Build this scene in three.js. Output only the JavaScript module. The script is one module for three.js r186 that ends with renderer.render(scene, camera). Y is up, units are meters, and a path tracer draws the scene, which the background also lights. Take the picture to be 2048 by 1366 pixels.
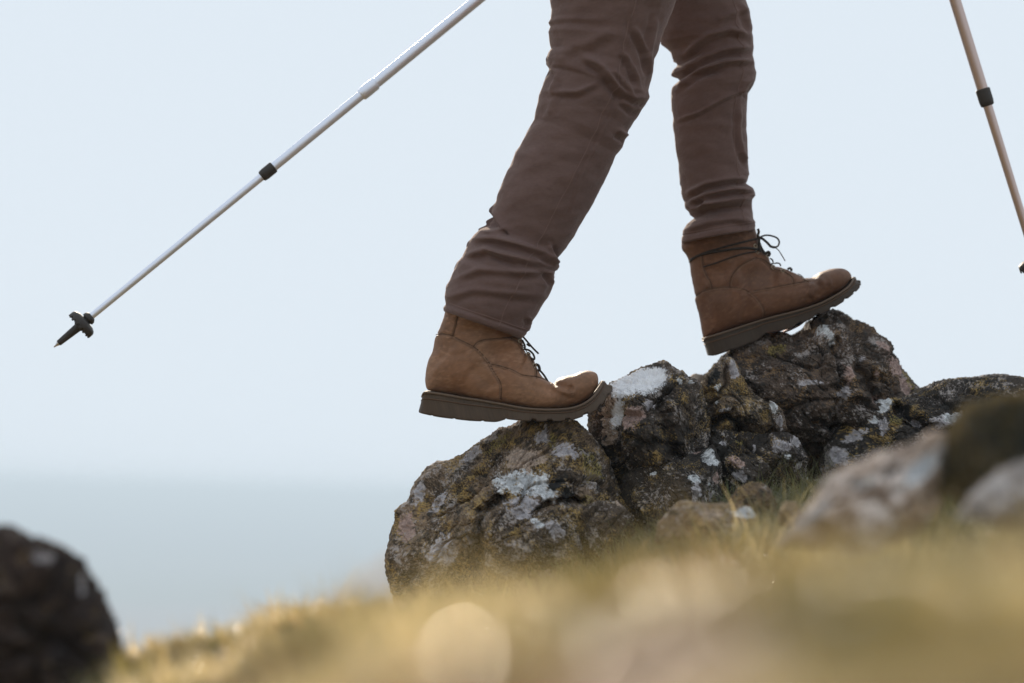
import * as THREE from 'three';
import { mergeGeometries } from 'three/addons/utils/BufferGeometryUtils.js';
import { MarchingCubes } from 'three/addons/objects/MarchingCubes.js';
import { createNoise3D } from 'simplex-noise';

// ---------------------------------------------------------------- camera, sky, sun, exposure
const W = 2048, H = 1366, F = 3982, D = 3.248;              // photo size, focal length in its pixels, focus distance
const EYE = 0.3;
const scene = new THREE.Scene();
const camera = new THREE.PerspectiveCamera(2 * Math.atan(683 / F) * 180 / Math.PI, W / H, 0.01, 40000);
camera.position.set(0, EYE, 0);
camera.rotation.order = 'YXZ';
camera.rotation.set(Math.atan(312 / F), 0, 1.7 * Math.PI / 180);
camera.focus = D;
camera.userData.fStop = camera.getFocalLength() / 34;
camera.updateMatrixWorld(true);
const renderer = new THREE.WebGLRenderer();
renderer.toneMapping = THREE.LinearToneMapping;
renderer.toneMappingExposure = 1.4;
renderer.shadowMap.enabled = true;
{ // a veil of bright thin cloud over the whole sky
  const w = 64, h = 32, a = new Float32Array(w * h * 4);
  for (let j = 0; j < h; j++) for (let i = 0; i < w; i++) {
    const el = ((j + 0.5) / h - 0.5) * Math.PI, k = Math.max(0, Math.sin(el));
    a.set([0.765 - 0.05 * k, 0.845 - 0.04 * k, 0.92 - 0.02 * k, 1].map((v, c) => c < 3 ? v / 1.4 : v), (j * w + i) * 4);
  }
  const t = new THREE.DataTexture(a, w, h, THREE.RGBAFormat, THREE.FloatType);
  t.mapping = THREE.EquirectangularReflectionMapping; t.magFilter = THREE.LinearFilter; t.needsUpdate = true;
  scene.background = t; scene.environment = t;
}
const sun = new THREE.DirectionalLight(0xffecd4, 4.8);
{ const az = -9 * Math.PI / 180, el = 19 * Math.PI / 180;
  sun.position.set(Math.sin(az) * Math.cos(el), Math.sin(el), -Math.cos(az) * Math.cos(el)).multiplyScalar(10).add(new THREE.Vector3(0, 0, -3));
  sun.target.position.set(0, 0, -3); sun.castShadow = true; sun.shadow.radius = 1.6;
  Object.assign(sun.shadow.camera, { left: -4, right: 4, top: 4, bottom: -4, near: 0.1, far: 30 });
  sun.shadow.mapSize.set(2048, 2048); scene.add(sun, sun.target); }
scene.fog = new THREE.FogExp2(new THREE.Color().setRGB(0.71, 0.86, 1.0), 0.002);

// ---------------------------------------------------------------- helpers
let seedState = 12345;
const rnd = () => { seedState = (seedState + 0x6d2b79f5) | 0; let t = Math.imul(seedState ^ (seedState >>> 15), 1 | seedState); t = (t + Math.imul(t ^ (t >>> 7), 61 | t)) ^ t; return ((t ^ (t >>> 14)) >>> 0) / 4294967296; };
const noise = createNoise3D(rnd);
const fbm = (x, y, z, o = 4) => { let s = 0, a = 0.5; for (let i = 0; i < o; i++) { s += a * noise(x, y, z); x *= 2.03; y *= 2.03; z *= 2.03; a *= 0.5; } return s; };
const clamp = (x, a = 0, b = 1) => Math.min(b, Math.max(a, x)), lerp = (a, b, t) => a + (b - a) * t;
const smooth = (a, b, x) => { const t = clamp((x - a) / (b - a)); return t * t * (3 - 2 * t); };
const mix3 = (a, b, t) => [lerp(a[0], b[0], t), lerp(a[1], b[1], t), lerp(a[2], b[2], t)];
const V = (x, y, z) => new THREE.Vector3(x, y, z);
const R = V(), U = V(), B = V(); camera.matrixWorld.extractBasis(R, U, B);
// a place measured in the photograph, at a distance d along the lens axis
const P = (u, v, d, dz = 0) => camera.position.clone().addScaledVector(R, (u - 1024) / F * d).addScaledVector(U, (683 - v) / F * d).addScaledVector(B, dz - d);
const crop = (x0, y0, k, list) => list.map(([x, y]) => [x0 + x / k, y0 + y / k]);
const tag = (o, label, category, extra = {}) => { o.userData = { ...o.userData, label, category, ...extra }; return o; };
function add(name, geo, mat, parent, at) {                   // geometry given in world places; parent is a top-level group or a part of one
  const m = new THREE.Mesh(geo, mat); m.name = name; m.castShadow = m.receiveShadow = true;
  const p = parent ?? scene, o = at ?? p.userData.origin ?? V(0, 0, 0);
  geo.translate(-o.x, -o.y, -o.z);
  if (p === scene) m.position.copy(o); else m.userData.origin = undefined;
  p.add(m); return m;
}
function group(name, at, label, category, extra) {
  const g = new THREE.Group(); g.name = name; g.position.copy(at); tag(g, label, category, { ...extra }); g.userData.origin = at.clone(); scene.add(g); return g;
}
function part(name, parent) { const g = new THREE.Group(); g.name = name; g.userData.origin = parent.userData.origin; parent.add(g); return g; }
const std = (o) => new THREE.MeshStandardMaterial(o), phys = (o) => new THREE.MeshPhysicalMaterial(o);
const rgb = (r, g, b) => new THREE.Color().setRGB(r, g, b);
const tube = (pts, r, seg = 8, closed = false, rs = 6) => new THREE.TubeGeometry(new THREE.CatmullRomCurve3(pts, closed, 'centripetal'), Math.max(8, Math.round(pts.length * seg)), r, rs, closed);
function gridGeo(nu, nv, f, wrapV = false, color) {          // f(i, j) -> Vector3
  const pos = new Float32Array(nu * nv * 3), uv = new Float32Array(nu * nv * 2), idx = [];
  for (let i = 0; i < nu; i++) for (let j = 0; j < nv; j++) { const p = f(i, j), k = i * nv + j; pos[k * 3] = p.x; pos[k * 3 + 1] = p.y; pos[k * 3 + 2] = p.z; uv[k * 2] = i / (nu - 1); uv[k * 2 + 1] = j / nv; }
  const nj = wrapV ? nv : nv - 1;
  for (let i = 0; i < nu - 1; i++) for (let j = 0; j < nj; j++) { const a = i * nv + j, b = i * nv + (j + 1) % nv, c = a + nv, d = b + nv; idx.push(a, b, c, b, d, c); }
  const g = new THREE.BufferGeometry();
  g.setAttribute('position', new THREE.BufferAttribute(pos, 3)); g.setAttribute('uv', new THREE.BufferAttribute(uv, 2)); g.setIndex(idx);
  if (color) { const col = new Float32Array(nu * nv * 3); for (let i = 0; i < nu; i++) for (let j = 0; j < nv; j++) { const k = i * nv + j; col.set(color(pos[k * 3], pos[k * 3 + 1], pos[k * 3 + 2], i, j), k * 3); } g.setAttribute('color', new THREE.BufferAttribute(col, 3)); }
  g.computeVertexNormals(); return g;
}
function spline(list, n) {                                   // n points along a list of number tuples (Catmull-Rom, even in list index)
  const out = [], m = list.length - 1;
  for (let i = 0; i < n; i++) {
    const t = i / (n - 1) * m, k = Math.min(m - 1, Math.floor(t)), f = t - k, p0 = list[Math.max(0, k - 1)], p1 = list[k], p2 = list[k + 1], p3 = list[Math.min(m, k + 2)];
    out.push(p1.map((_, c) => 0.5 * (2 * p1[c] + (p2[c] - p0[c]) * f + (2 * p0[c] - 5 * p1[c] + 4 * p2[c] - p3[c]) * f * f + (3 * p1[c] - p0[c] - 3 * p2[c] + p3[c]) * f * f * f)));
  }
  return out;
}
function lineDist(pl, x, y) {                                // [distance, signed side, share along]
  let best = 1e9, side = 1, at = 0; const n = pl.length - 1;
  for (let i = 0; i < n; i++) {
    const ax = pl[i][0], ay = pl[i][1], dx = pl[i + 1][0] - ax, dy = pl[i + 1][1] - ay, l = dx * dx + dy * dy, t = clamp(((x - ax) * dx + (y - ay) * dy) / l), ex = x - ax - dx * t, ey = y - ay - dy * t, d = Math.hypot(ex, ey);
    if (d < best) { best = d; side = dx * ey - dy * ex > 0 ? 1 : -1; at = (i + t) / n; }
  }
  return [best, side, at];
}
function noiseTexture(n, f) {
  const a = new Uint8Array(n * n * 4);
  for (let y = 0; y < n; y++) for (let x = 0; x < n; x++) { const v = clamp(f(x / n, y / n)) * 255; a.set([v, v, v, 255], (y * n + x) * 4); }
  const t = new THREE.DataTexture(a, n, n); t.wrapS = t.wrapT = THREE.RepeatWrapping; t.magFilter = THREE.LinearFilter; t.needsUpdate = true; return t;
}
const ring = (x, y, k, o) => { const a = x * 2 * Math.PI, b = y * 2 * Math.PI; return noise(Math.cos(a) * k + o, Math.sin(a) * k + Math.cos(b) * k, Math.sin(b) * k - o); };

// ---------------------------------------------------------------- ground: one sheet from the lens to the horizon
const GP = [];
for (const [d, row] of [
  [0.3, [[0, -0.135], [700, -0.13], [1400, -0.125], [2048, -0.12]]],
  [0.6, [[0, -0.17], [600, -0.14], [1000, -0.078], [1400, -0.05], [1700, -0.05], [2048, -0.058]]],
  [1.1, [[0, -0.235], [400, -0.185], [760, -0.1], [1000, -0.08], [1400, -0.082], [2000, -0.07]]],
  [1.6, [[0, -0.25], [400, -0.2], [800, -0.14], [1200, -0.12], [1600, -0.1], [2048, -0.062]]],
  [2.2, [[0, -0.28], [300, -0.215], [460, -0.125], [580, -0.072], [720, -0.165], [1000, -0.16], [1400, -0.14], [1700, -0.125], [2048, -0.09]]],
  [3.0, [[0, -0.28], [300, -0.4], [580, -0.3], [740, -0.27], [1000, -0.185], [1300, -0.085], [1600, -0.055], [2048, -0.01]]],
  [3.6, [[0, -0.36], [300, -0.45], [580, -0.4], [740, -0.3], [1000, -0.18], [1300, 0.01], [1600, 0.07], [1700, 0.09], [1800, 0.08], [2048, 0.05]]],
  [4.3, [[0, -0.65], [300, -0.55], [600, -0.5], [1000, -0.35], [1400, -0.12], [1700, -0.02], [2048, -0.05]]],
]) for (const [u, y] of row) GP.push([(u - 1024) / 230, Math.log(d) * 5, y]);
function nearGround(x, z) {
  const d = clamp(-z, 0.3, 4.3), u = clamp(x * F / d, -1500, 1500) / 230, l = Math.log(d) * 5; let s = 0, w = 0;
  for (const [a, b, y] of GP) { const k = Math.exp(-((a - u) ** 2 + (b - l) ** 2) * 0.6) + 1e-9; s += k * y; w += k; }
  return s / w;
}
const PLAIN = -62;
function groundY(x, z) {
  const r = Math.hypot(x, z);
  let y = nearGround(x, z);
  if (r < 12) y += 0.022 * noise(x * 3, 5, z * 3) + 0.008 * noise(x * 11, 2, z * 11);
  const far = Math.max(0, r - 4.3);
  y -= z < 0 ? Math.min(far, 1.5) * far * 0.2 : far * 0.02;
  y = Math.max(y, PLAIN + (r > 60 ? 6 * fbm(x / 700, 0, z / 700, 3) : 0));
  if (r > 40 && z < 0) y += 52 * Math.exp(-(((x + 18) / 46) ** 2) - ((z + 520) / 150) ** 2) + (r > 2500 ? 40 * Math.max(0, noise(x / 2600, 3, z / 2600)) * smooth(2500, 7000, r) : 0);
  return y + EYE;
}
{
  const angles = []; for (let i = 0; i <= 260; i++) angles.push(-0.5 + i / 260); for (let i = 1; i < 90; i++) angles.push(0.5 + i / 90 * (2 * Math.PI - 1));
  const nr = 300, ratio = Math.log(16000 / 0.1);
  const soil = [0.19, 0.118, 0.082], straw = [0.24, 0.18, 0.07], turf = [0.12, 0.11, 0.035];
  const fields = [[0.22, 0.25, 0.13], [0.38, 0.33, 0.21], [0.17, 0.2, 0.11], [0.31, 0.3, 0.18], [0.27, 0.2, 0.16]];
  const g = gridGeo(nr, angles.length, (i, j) => { const r = i === 0 ? 0.001 : 0.1 * Math.exp(ratio * (i - 1) / (nr - 2)), a = angles[j], x = Math.sin(a) * r, z = -Math.cos(a) * r; return V(x, groundY(x, z), z); }, true, (x, y, z) => {
    const r = Math.hypot(x, z), n = fbm(x * 4, 1, z * 4, 4);
    if (r < 60) return mix3(mix3(soil, [0.12, 0.075, 0.052], smooth(-0.2, 0.4, n)), mix3(mix3(soil, turf, smooth(-0.3, 0.2, n)), straw, smooth(0, 0.5, fbm(x * 9, 7, z * 9, 3))), smooth(0.62, 0.85, r));
    if (y > PLAIN + EYE + 12 && r < 1200) return mix3([0.17, 0.1, 0.09], [0.22, 0.15, 0.08], smooth(-0.3, 0.3, fbm(x / 14, 3, z / 14, 4)));
    const cx = Math.floor(x / 130 + 0.6 * noise(x / 400, 0, z / 400)), cz = Math.floor(z / 260 + 0.6 * noise(x / 500, 9, z / 500)), k = Math.abs(Math.sin(cx * 127.1 + cz * 311.7) * 43758.5) % 1;
    return fields[Math.floor(k * 5)];
  });
  const m = add('ground', g, std({ vertexColors: true, roughness: 1 })); m.userData.kind = 'structure';
}

// ---------------------------------------------------------------- rocks
const rocks = [];
const rockMat = std({ vertexColors: true, roughness: 0.92 });
const PAL = { dark: [0.022, 0.014, 0.009], mid: [0.17, 0.118, 0.078], ochre: [0.34, 0.22, 0.065], black: [0.015, 0.014, 0.012], crust: [0.36, 0.32, 0.3] };
const LICHEN = { chalk: [0.84, 0.84, 0.86], white: [0.62, 0.63, 0.64], lilac: [0.43, 0.4, 0.41], pink: [0.4, 0.28, 0.24], tan: [0.42, 0.32, 0.25], moss: [0.27, 0.21, 0.06], black: [0.012, 0.011, 0.01], green: [0.1, 0.1, 0.03] };
function rock({ name = 'boulder', label, out, c, d, rz, n, seed, p = 2.6, amp = 1, pal = {}, patches = [], cracks = [], crust = 0, ochre = 0, zc = 0, extra }) {
  const S = F / d, col = { ...PAL, ...pal }, O = P(c[0], c[1], d);
  const poly = out.map(([u, v]) => [(u - c[0]) / S, (c[1] - v) / S]), table = new Float32Array(720);
  for (let k = 0; k < 720; k++) {                            // how far the outline lies in each direction
    const a = k / 720 * 2 * Math.PI, dx = Math.cos(a), dy = Math.sin(a); let best = 0;
    for (let i = 0; i < poly.length; i++) {
      const [ax, ay] = poly[i], [bx, by] = poly[(i + 1) % poly.length], ex = bx - ax, ey = by - ay, den = dx * ey - dy * ex;
      if (Math.abs(den) < 1e-9) continue;
      const t = (ax * ey - ay * ex) / den, s = (ax * dy - ay * dx) / den;
      if (t > 0 && s >= -1e-6 && s <= 1 + 1e-6) best = Math.max(best, t);
    }
    table[k] = best || 0.05;
  }
  const sm = table.map((_, k) => (table[(k + 719) % 720] + 2 * table[k] + table[(k + 1) % 720]) / 4);
  const at = (a) => { const t = ((a / (2 * Math.PI)) % 1 + 1) % 1 * 720, k = Math.floor(t) % 720; return lerp(sm[k], sm[(k + 1) % 720], t - Math.floor(t)); };
  const crackPx = cracks.map(({ line, w, depth }) => ({ line: line.map(([u, v]) => [(u - c[0]) / S, (c[1] - v) / S]), w: w / S, depth }));
  const planes = [];                                         // broken faces of the stone
  for (let i = 0; i < 34; i++) {
    const h = Math.abs(Math.sin(seed * 91.7 + i * 47.3)) * 43758.5 % 1, a = (Math.abs(Math.sin(seed * 13.1 + i * 78.2)) * 9631.7 % 1) * 2 * Math.PI, tz = lerp(0.35, 0.92, h) * (i % 4 ? 1 : -1), sxy = Math.sqrt(1 - tz * tz), nx = Math.cos(a) * sxy, ny = Math.sin(a) * sxy;
    const rp = at(a), r = 1 / Math.pow(Math.pow(sxy / rp, p) + Math.pow(Math.abs(tz) / rz, p), 1 / p); planes.push([nx, ny, tz, r * lerp(0.74, 0.95, Math.abs(Math.sin(i * 5.7 + seed)))]);
  }
  const N = n + 1, pos = new Float32Array(6 * N * N * 3), idx = [], faces = [[0, 1, 2, 1], [0, 1, 2, -1], [1, 2, 0, 1], [1, 2, 0, -1], [2, 0, 1, 1], [2, 0, 1, -1]];
  const q = [0, 0, 0], so = seed * 17.3;
  let k = 0;
  for (const [ia, ib, ic, sg] of faces) {
    const base = k;
    for (let i = 0; i < N; i++) for (let j = 0; j < N; j++, k++) {
      q[ia] = Math.tan((i / n - 0.5) * Math.PI / 2); q[ib] = Math.tan((j / n - 0.5) * Math.PI / 2); q[ic] = sg;
      const l = Math.hypot(...q), x = q[0] / l, y = q[1] / l, z = q[2] / l, s = Math.hypot(x, y), rp = at(Math.atan2(y, x));
      let r = 1 / Math.pow(Math.pow(s / rp, p) + Math.pow(Math.abs(z) / rz, p), 1 / p);
      for (const [a, b, e, h] of planes) { const dt = x * a + y * b + z * e; if (dt * r > h) r = lerp(r, h / dt, 0.94 * smooth(0.04, 0.35, Math.abs(z))); }
      const X = x * r, Y = y * r, Z = z * r + so;
      const ridge = 1 - Math.abs(noise(X * 17, Y * 17, Z * 17)) * 2, ridge2 = 1 - Math.abs(noise(X * 44 + 3, Y * 44, Z * 44)) * 2;
      const front = 0.25 + 0.75 * Math.abs(z) ;              // the outline itself keeps its traced place
      r += amp * (front * (0.011 * noise(X * 7, Y * 7, Z * 7) + 0.005 * ridge) + 0.0022 * ridge2 * (0.5 + front * 0.5) + 0.0018 * noise(X * 95, Y * 95, Z * 95) + 0.0016 * noise(X * 230, Y * 230, Z * 230));
      r -= amp * (0.35 + 0.65 * front) * (0.014 * smooth(0.86, 1, 1 - Math.abs(noise(X * 8 + 20, Y * 8, Z * 8))) + 0.005 * smooth(0.85, 1, 1 - Math.abs(noise(X * 23 + 20, Y * 23, Z * 23)))) * (z > 0 ? Math.min(1, 2 * z) : 0.3);
      let px = x * r, py = y * r, pz = z * r;
      if (z > 0) for (const cr of crackPx) { const dd = lineDist(cr.line, px + 0.006 * noise(px * 40, py * 40, so), py + 0.006 * noise(px * 40 + 9, py * 40, so)); if (dd[0] < cr.w * 3) pz -= cr.depth * Math.exp(-((dd[0] / cr.w) ** 2)) * Math.min(1, z * 3); }
      pos[k * 3] = px; pos[k * 3 + 1] = py; pos[k * 3 + 2] = pz;
    }
    for (let i = 0; i < n; i++) for (let j = 0; j < n; j++) { const a = base + i * N + j, b = a + 1, cc = a + N, dd = cc + 1; sg > 0 ? idx.push(a, cc, b, b, cc, dd) : idx.push(a, b, cc, b, dd, cc); }
  }
  const centres = patches.map(([u, v, rad, kind, ry, turn]) => {
    const X = (u - c[0]) / S, Y = (c[1] - v) / S; let best = 1e9, b = 0;
    for (let i = 0; i < pos.length / 3; i++) { const e = (pos[i * 3] - X) ** 2 + (pos[i * 3 + 1] - Y) ** 2 + (pos[i * 3 + 2] < 0 ? 1 : 0) - pos[i * 3 + 2] * 1e-4; if (e < best) { best = e; b = i; } }
    return [pos[b * 3], pos[b * 3 + 1], pos[b * 3 + 2], rad / S, LICHEN[kind], (ry ?? rad) / S, turn ?? 0, kind];
  });
  const color = new Float32Array(pos.length);
  for (let i = 0; i < pos.length / 3; i++) {
    const x = pos[i * 3], y = pos[i * 3 + 1], z = pos[i * 3 + 2], Z = z + so;
    const n1 = fbm(x * 11, y * 11, Z * 11, 3), n2 = noise(x * 42, y * 42, Z * 42), n3 = noise(x * 120, y * 120, Z * 120), n4 = noise(x * 330, y * 330, Z * 330), n5 = noise(x * 700, y * 700, Z * 700);
    let cc = mix3(col.dark, col.mid, smooth(-0.5, 0.6, 0.7 * n1 + 0.3 * n2 + 0.5 * n4 + 0.4 * n5));
    const cm = noise(x * 14 + 40, y * 14, Z * 14) + crust;
    cc = mix3(cc, col.crust, 0.85 * smooth(0.36, 0.54, 0.45 * cm + 0.3 * n2 + 0.36 * n3 + 0.36 * n4 + 0.12 * n5));
    const om = noise(x * 16 - 30, y * 16, Z * 16) + ochre;
    cc = mix3(cc, col.ochre, 0.9 * smooth(0.42, 0.56, 0.4 * om + 0.42 * n4 + 0.3 * n5 + 0.16 * n2));
    cc = mix3(cc, col.black, 0.85 * smooth(0.36, 0.52, 0.5 * noise(x * 30, y * 30 + 60, Z * 30) + 0.4 * noise(x * 90, y * 90 + 30, Z * 90) + 0.2 * n4));
    for (const [a, b, e, rx, lc, ry, turn, kind] of centres) {
      const ca = Math.cos(turn), sa = Math.sin(turn), ux = x - a, uy = y - b, uz = z - e, lx = (ux * ca + uy * sa) / rx, ly = (-ux * sa + uy * ca) / ry, lz = uz / Math.max(rx, ry);
      const rr = Math.sqrt(lx * lx + ly * ly + lz * lz) + (kind === 'chalk' ? 0.12 : 0.4) * noise(x * 38, y * 38, Z * 38) + 0.3 * n3 * (kind === 'chalk' ? 0.3 : 1) + 0.2 * n4;
      if (rr < 1.15) {
        const pits = kind === 'black' || kind === 'moss' || kind === 'chalk' ? 0 : 0.9 * smooth(0.4, 0.6, 0.5 * noise(x * 70, y * 70, Z * 70 + 50) + 0.42 * noise(x * 190, y * 190, Z * 190) + 0.25 * n4 + 0.1);
        cc = mix3(cc, lc.map((v) => v * (kind === 'chalk' ? 0.95 + 0.08 * n2 + 0.1 * n4 : (0.72 + 0.34 * smooth(0.45, 0.9, rr)) * (1 + 0.16 * n3 + 0.24 * n4 + 0.12 * n5))), smooth(1.06, 0.94, rr) * (1 - pits) * (kind === 'moss' ? smooth(-0.1, 0.35, n4 + 0.6 * n5) : 1));
      }
    }
    for (let t = 0; t < 3; t++) color[i * 3 + t] = clamp(cc[t] * (1 + 0.12 * n5), 0.008, 0.85);
  }
  const w = new Float32Array(pos.length); const v = V();
  for (let i = 0; i < pos.length / 3; i++) { v.copy(O).addScaledVector(R, pos[i * 3]).addScaledVector(U, pos[i * 3 + 1]).addScaledVector(B, pos[i * 3 + 2]); v.toArray(w, i * 3); }
  const g = new THREE.BufferGeometry(); g.setAttribute('position', new THREE.BufferAttribute(w, 3)); g.setAttribute('color', new THREE.BufferAttribute(color, 3)); g.setIndex(idx); g.computeVertexNormals();
  g.computeBoundingBox(); const bb = g.boundingBox;
  const m = add(rocks.some((r) => r.name === name) ? name + '_' + String(rocks.filter((r) => r.name.startsWith(name)).length).padStart(3, '0') : name, g, rockMat, scene, V((bb.min.x + bb.max.x) / 2, bb.min.y, (bb.min.z + bb.max.z) / 2));
  tag(m, label, 'rock', extra); rocks.push(m); return m;
}
const ROCKGROUP = { group: 'lichen-covered rocks of the outcrop' };
rock({ label: 'lichen-crusted boulder under the rear boot, leftmost rock of the outcrop', c: [1030, 1030], d: 3.26, rz: 0.2, n: 185, seed: 1, p: 3, crust: 0.34, ochre: 0.4, pal: { mid: [0.25, 0.175, 0.115], dark: [0.028, 0.018, 0.011] }, extra: ROCKGROUP,
  out: [...crop(760, 820, 3.937, [[60, 1220], [65, 1110], [90, 960], [115, 900], [130, 790], [160, 755], [235, 710], [260, 630], [310, 555], [370, 480], [450, 435], [560, 405], [660, 350], [760, 275], [860, 215], [930, 155], [1040, 140], [1090, 105], [1120, 75], [1200, 72], [1240, 85], [1330, 78], [1440, 78], [1540, 100], [1610, 165], [1660, 230], [1740, 320], [1800, 410], [1840, 520], [1890, 640], [1960, 760], [2000, 900]]), [1275, 1100], [1240, 1220], [1000, 1260], [800, 1220]],
  patches: [[1040, 948, 52, 'white', 30, -0.15], [1085, 968, 36, 'white', 16, -0.9], [1045, 992, 34, 'lilac', 20], [1130, 890, 26, 'lilac', 18], [1085, 870, 26, 'lilac', 14, 1.2], [1045, 912, 40, 'tan', 26], [890, 1085, 38, 'lilac', 26], [945, 1060, 16, 'lilac', 20], [880, 1000, 22, 'lilac', 12, 0.8], [940, 905, 22, 'lilac', 12, 0.5], [1110, 955, 16, 'black', 12], [1130, 975, 14, 'black', 18], [840, 985, 16, 'lilac', 20], [815, 1050, 16, 'pink', 34], [1170, 990, 20, 'moss', 12], [1180, 920, 34, 'moss', 30], [1103, 875, 9, 'moss', 30], [1000, 880, 30, 'moss', 12, 0.7]],
  cracks: [{ line: [[1000, 985], [972, 1010], [958, 1050], [962, 1110]], w: 10, depth: 0.05 }, { line: [[1065, 1015], [1090, 1000], [1130, 988], [1160, 990]], w: 7, depth: 0.05 }, { line: [[1000, 985], [1040, 1008], [1066, 1018]], w: 6, depth: 0.02 }] });
rock({ label: 'rough pale-flecked stone at the foot of the boulder under the rear boot', c: [1075, 1075], d: 3.1, rz: 0.09, n: 105, seed: 2, p: 3, crust: 0.5, ochre: 0.2, extra: ROCKGROUP,
  out: [[972, 1130], [975, 1060], [985, 1030], [1005, 1012], [1040, 1008], [1070, 1020], [1095, 1012], [1120, 1012], [1140, 1028], [1146, 1060], [1160, 1100], [1150, 1150], [1000, 1160]],
  patches: [[1035, 1025, 28, 'lilac', 14], [1110, 1050, 18, 'lilac', 20], [1075, 1040, 24, 'white', 6, -0.6]] });
rock({ label: 'brown stone tucked against the right flank of the leftmost boulder', c: [1205, 1060], d: 3.12, rz: 0.08, n: 80, seed: 21, p: 2.3, ochre: 0.1, pal: { mid: [0.11, 0.08, 0.06] }, extra: ROCKGROUP,
  out: [[1142, 1130], [1146, 1040], [1165, 1015], [1200, 1000], [1235, 1005], [1262, 1035], [1270, 1085], [1250, 1130], [1190, 1140]], patches: [[1243, 995, 8, 'tan', 18]] });
rock({ label: 'rock topped by a smooth white lichen patch, touching the rear boot toe', c: [1310, 870], d: 3.32, rz: 0.17, n: 150, seed: 3, p: 3.2, ochre: 0.2, extra: ROCKGROUP, pal: { mid: [0.105, 0.076, 0.056], dark: [0.018, 0.013, 0.009] },
  out: [...crop(1160, 600, 5.115, [[120, 1180], [150, 1110], [200, 1040], [260, 960], [330, 870], [470, 790], [560, 710], [690, 670], [770, 640], [850, 630], [900, 660], [970, 720], [1040, 770], [1130, 810], [1200, 830], [1250, 900], [1270, 980]]), [1420, 840], [1415, 890], [1380, 930], [1370, 990], [1330, 1030], [1262, 1020], [1238, 980], [1215, 930], [1195, 900], [1184, 870]],
  patches: [[1274, 762, 58, 'chalk', 33, 0.32], [1300, 750, 28, 'chalk', 24, 0.2], [1240, 778, 26, 'chalk', 15, 0.3], [1213, 838, 26, 'tan', 44, -0.25], [1232, 825, 14, 'chalk', 34, -0.3], [1290, 808, 15, 'lilac', 10, -0.4], [1255, 830, 30, 'pink', 22], [1355, 762, 10, 'white', 4, -0.9], [1376, 763, 6, 'white', 4], [1255, 985, 10, 'pink', 10]],
  cracks: [{ line: [[1312, 800], [1318, 850], [1340, 900], [1350, 960]], w: 12, depth: 0.035 }, { line: [[1265, 945], [1310, 925], [1340, 912], [1375, 918]], w: 6, depth: 0.035 }] });
rock({ label: 'dark pointed rock under the front boot, tallest of the outcrop', c: [1630, 790], d: 3.5, rz: 0.2, n: 185, seed: 4, p: 3, ochre: 0.1, extra: ROCKGROUP, pal: { ochre: [0.24, 0.14, 0.055], mid: [0.115, 0.078, 0.056], dark: [0.022, 0.015, 0.01] },
  out: [[1405, 800], [1415, 752], [1430, 738], [1448, 716], [1462, 704], [1480, 690], [1500, 680], [1522, 666], [1540, 660], [1562, 664], [1584, 673], [1600, 666], [1614, 662], [1618, 646], [1628, 637], [1640, 628], [1668, 619], [1685, 628], [1702, 641], [1728, 648], [1745, 662], [1765, 681], [1780, 702], [1792, 720], [1810, 744], [1832, 768], [1846, 790], [1850, 850], [1800, 930], [1700, 960], [1600, 950], [1500, 900], [1440, 860]],
  patches: [[1634, 660, 16, 'white', 14, -0.5], [1645, 672, 8, 'white', 16, 0.2], [1757, 690, 15, 'pink', 14], [1782, 730, 20, 'pink', 26, -0.6], [1798, 775, 18, 'pink', 26, -0.1], [1765, 735, 12, 'pink', 18], [1668, 745, 10, 'pink', 20, 0.2], [1655, 780, 11, 'lilac', 17, 0.2], [1700, 715, 7, 'lilac', 8], [1722, 800, 12, 'pink', 9], [1812, 765, 8, 'moss', 26, 0.5], [1727, 745, 5, 'pink', 10], [1590, 762, 26, 'lilac', 5], [1540, 700, 22, 'moss', 14]],
  cracks: [{ line: [[1690, 740], [1720, 790], [1750, 830], [1790, 860]], w: 10, depth: 0.03 }, { line: [[1650, 690], [1655, 760], [1640, 850]], w: 8, depth: 0.025 }, { line: [[1600, 840], [1650, 850], [1700, 870]], w: 8, depth: 0.03 }] });
rock({ label: 'craggy ochre-speckled stone between the white-topped rock and the front boot', c: [1468, 800], d: 3.36, rz: 0.1, n: 110, seed: 5, p: 3, ochre: 0.5, extra: ROCKGROUP, pal: { dark: [0.035, 0.028, 0.02] },
  out: [[1398, 830], [1400, 790], [1415, 755], [1432, 735], [1452, 716], [1466, 718], [1476, 740], [1486, 770], [1505, 790], [1540, 815], [1545, 850], [1520, 875], [1470, 870], [1430, 900], [1400, 880]],
  patches: [[1464, 735, 10, 'lilac', 22, 0.1], [1432, 772, 10, 'white', 7, 0.5], [1425, 803, 6, 'white', 4], [1450, 818, 16, 'lilac', 5], [1425, 745, 14, 'black', 24, -0.4]],
  cracks: [{ line: [[1420, 845], [1450, 828], [1470, 838], [1480, 866]], w: 8, depth: 0.05 }, { line: [[1450, 730], [1447, 760], [1430, 785]], w: 6, depth: 0.025 }] });
rock({ label: 'small upright pale-faced stone wedged in the middle of the outcrop', name: 'stone', c: [1556, 832], d: 3.27, rz: 0.04, n: 60, seed: 6, p: 2.3, amp: 0.5, crust: 0.3, extra: ROCKGROUP,
  out: [[1536, 808], [1540, 800], [1552, 808], [1562, 818], [1570, 840], [1574, 858], [1560, 862], [1550, 850], [1544, 830]], patches: [[1546, 818, 7, 'white', 18, 0.3], [1560, 845, 12, 'lilac', 16]] });
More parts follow.
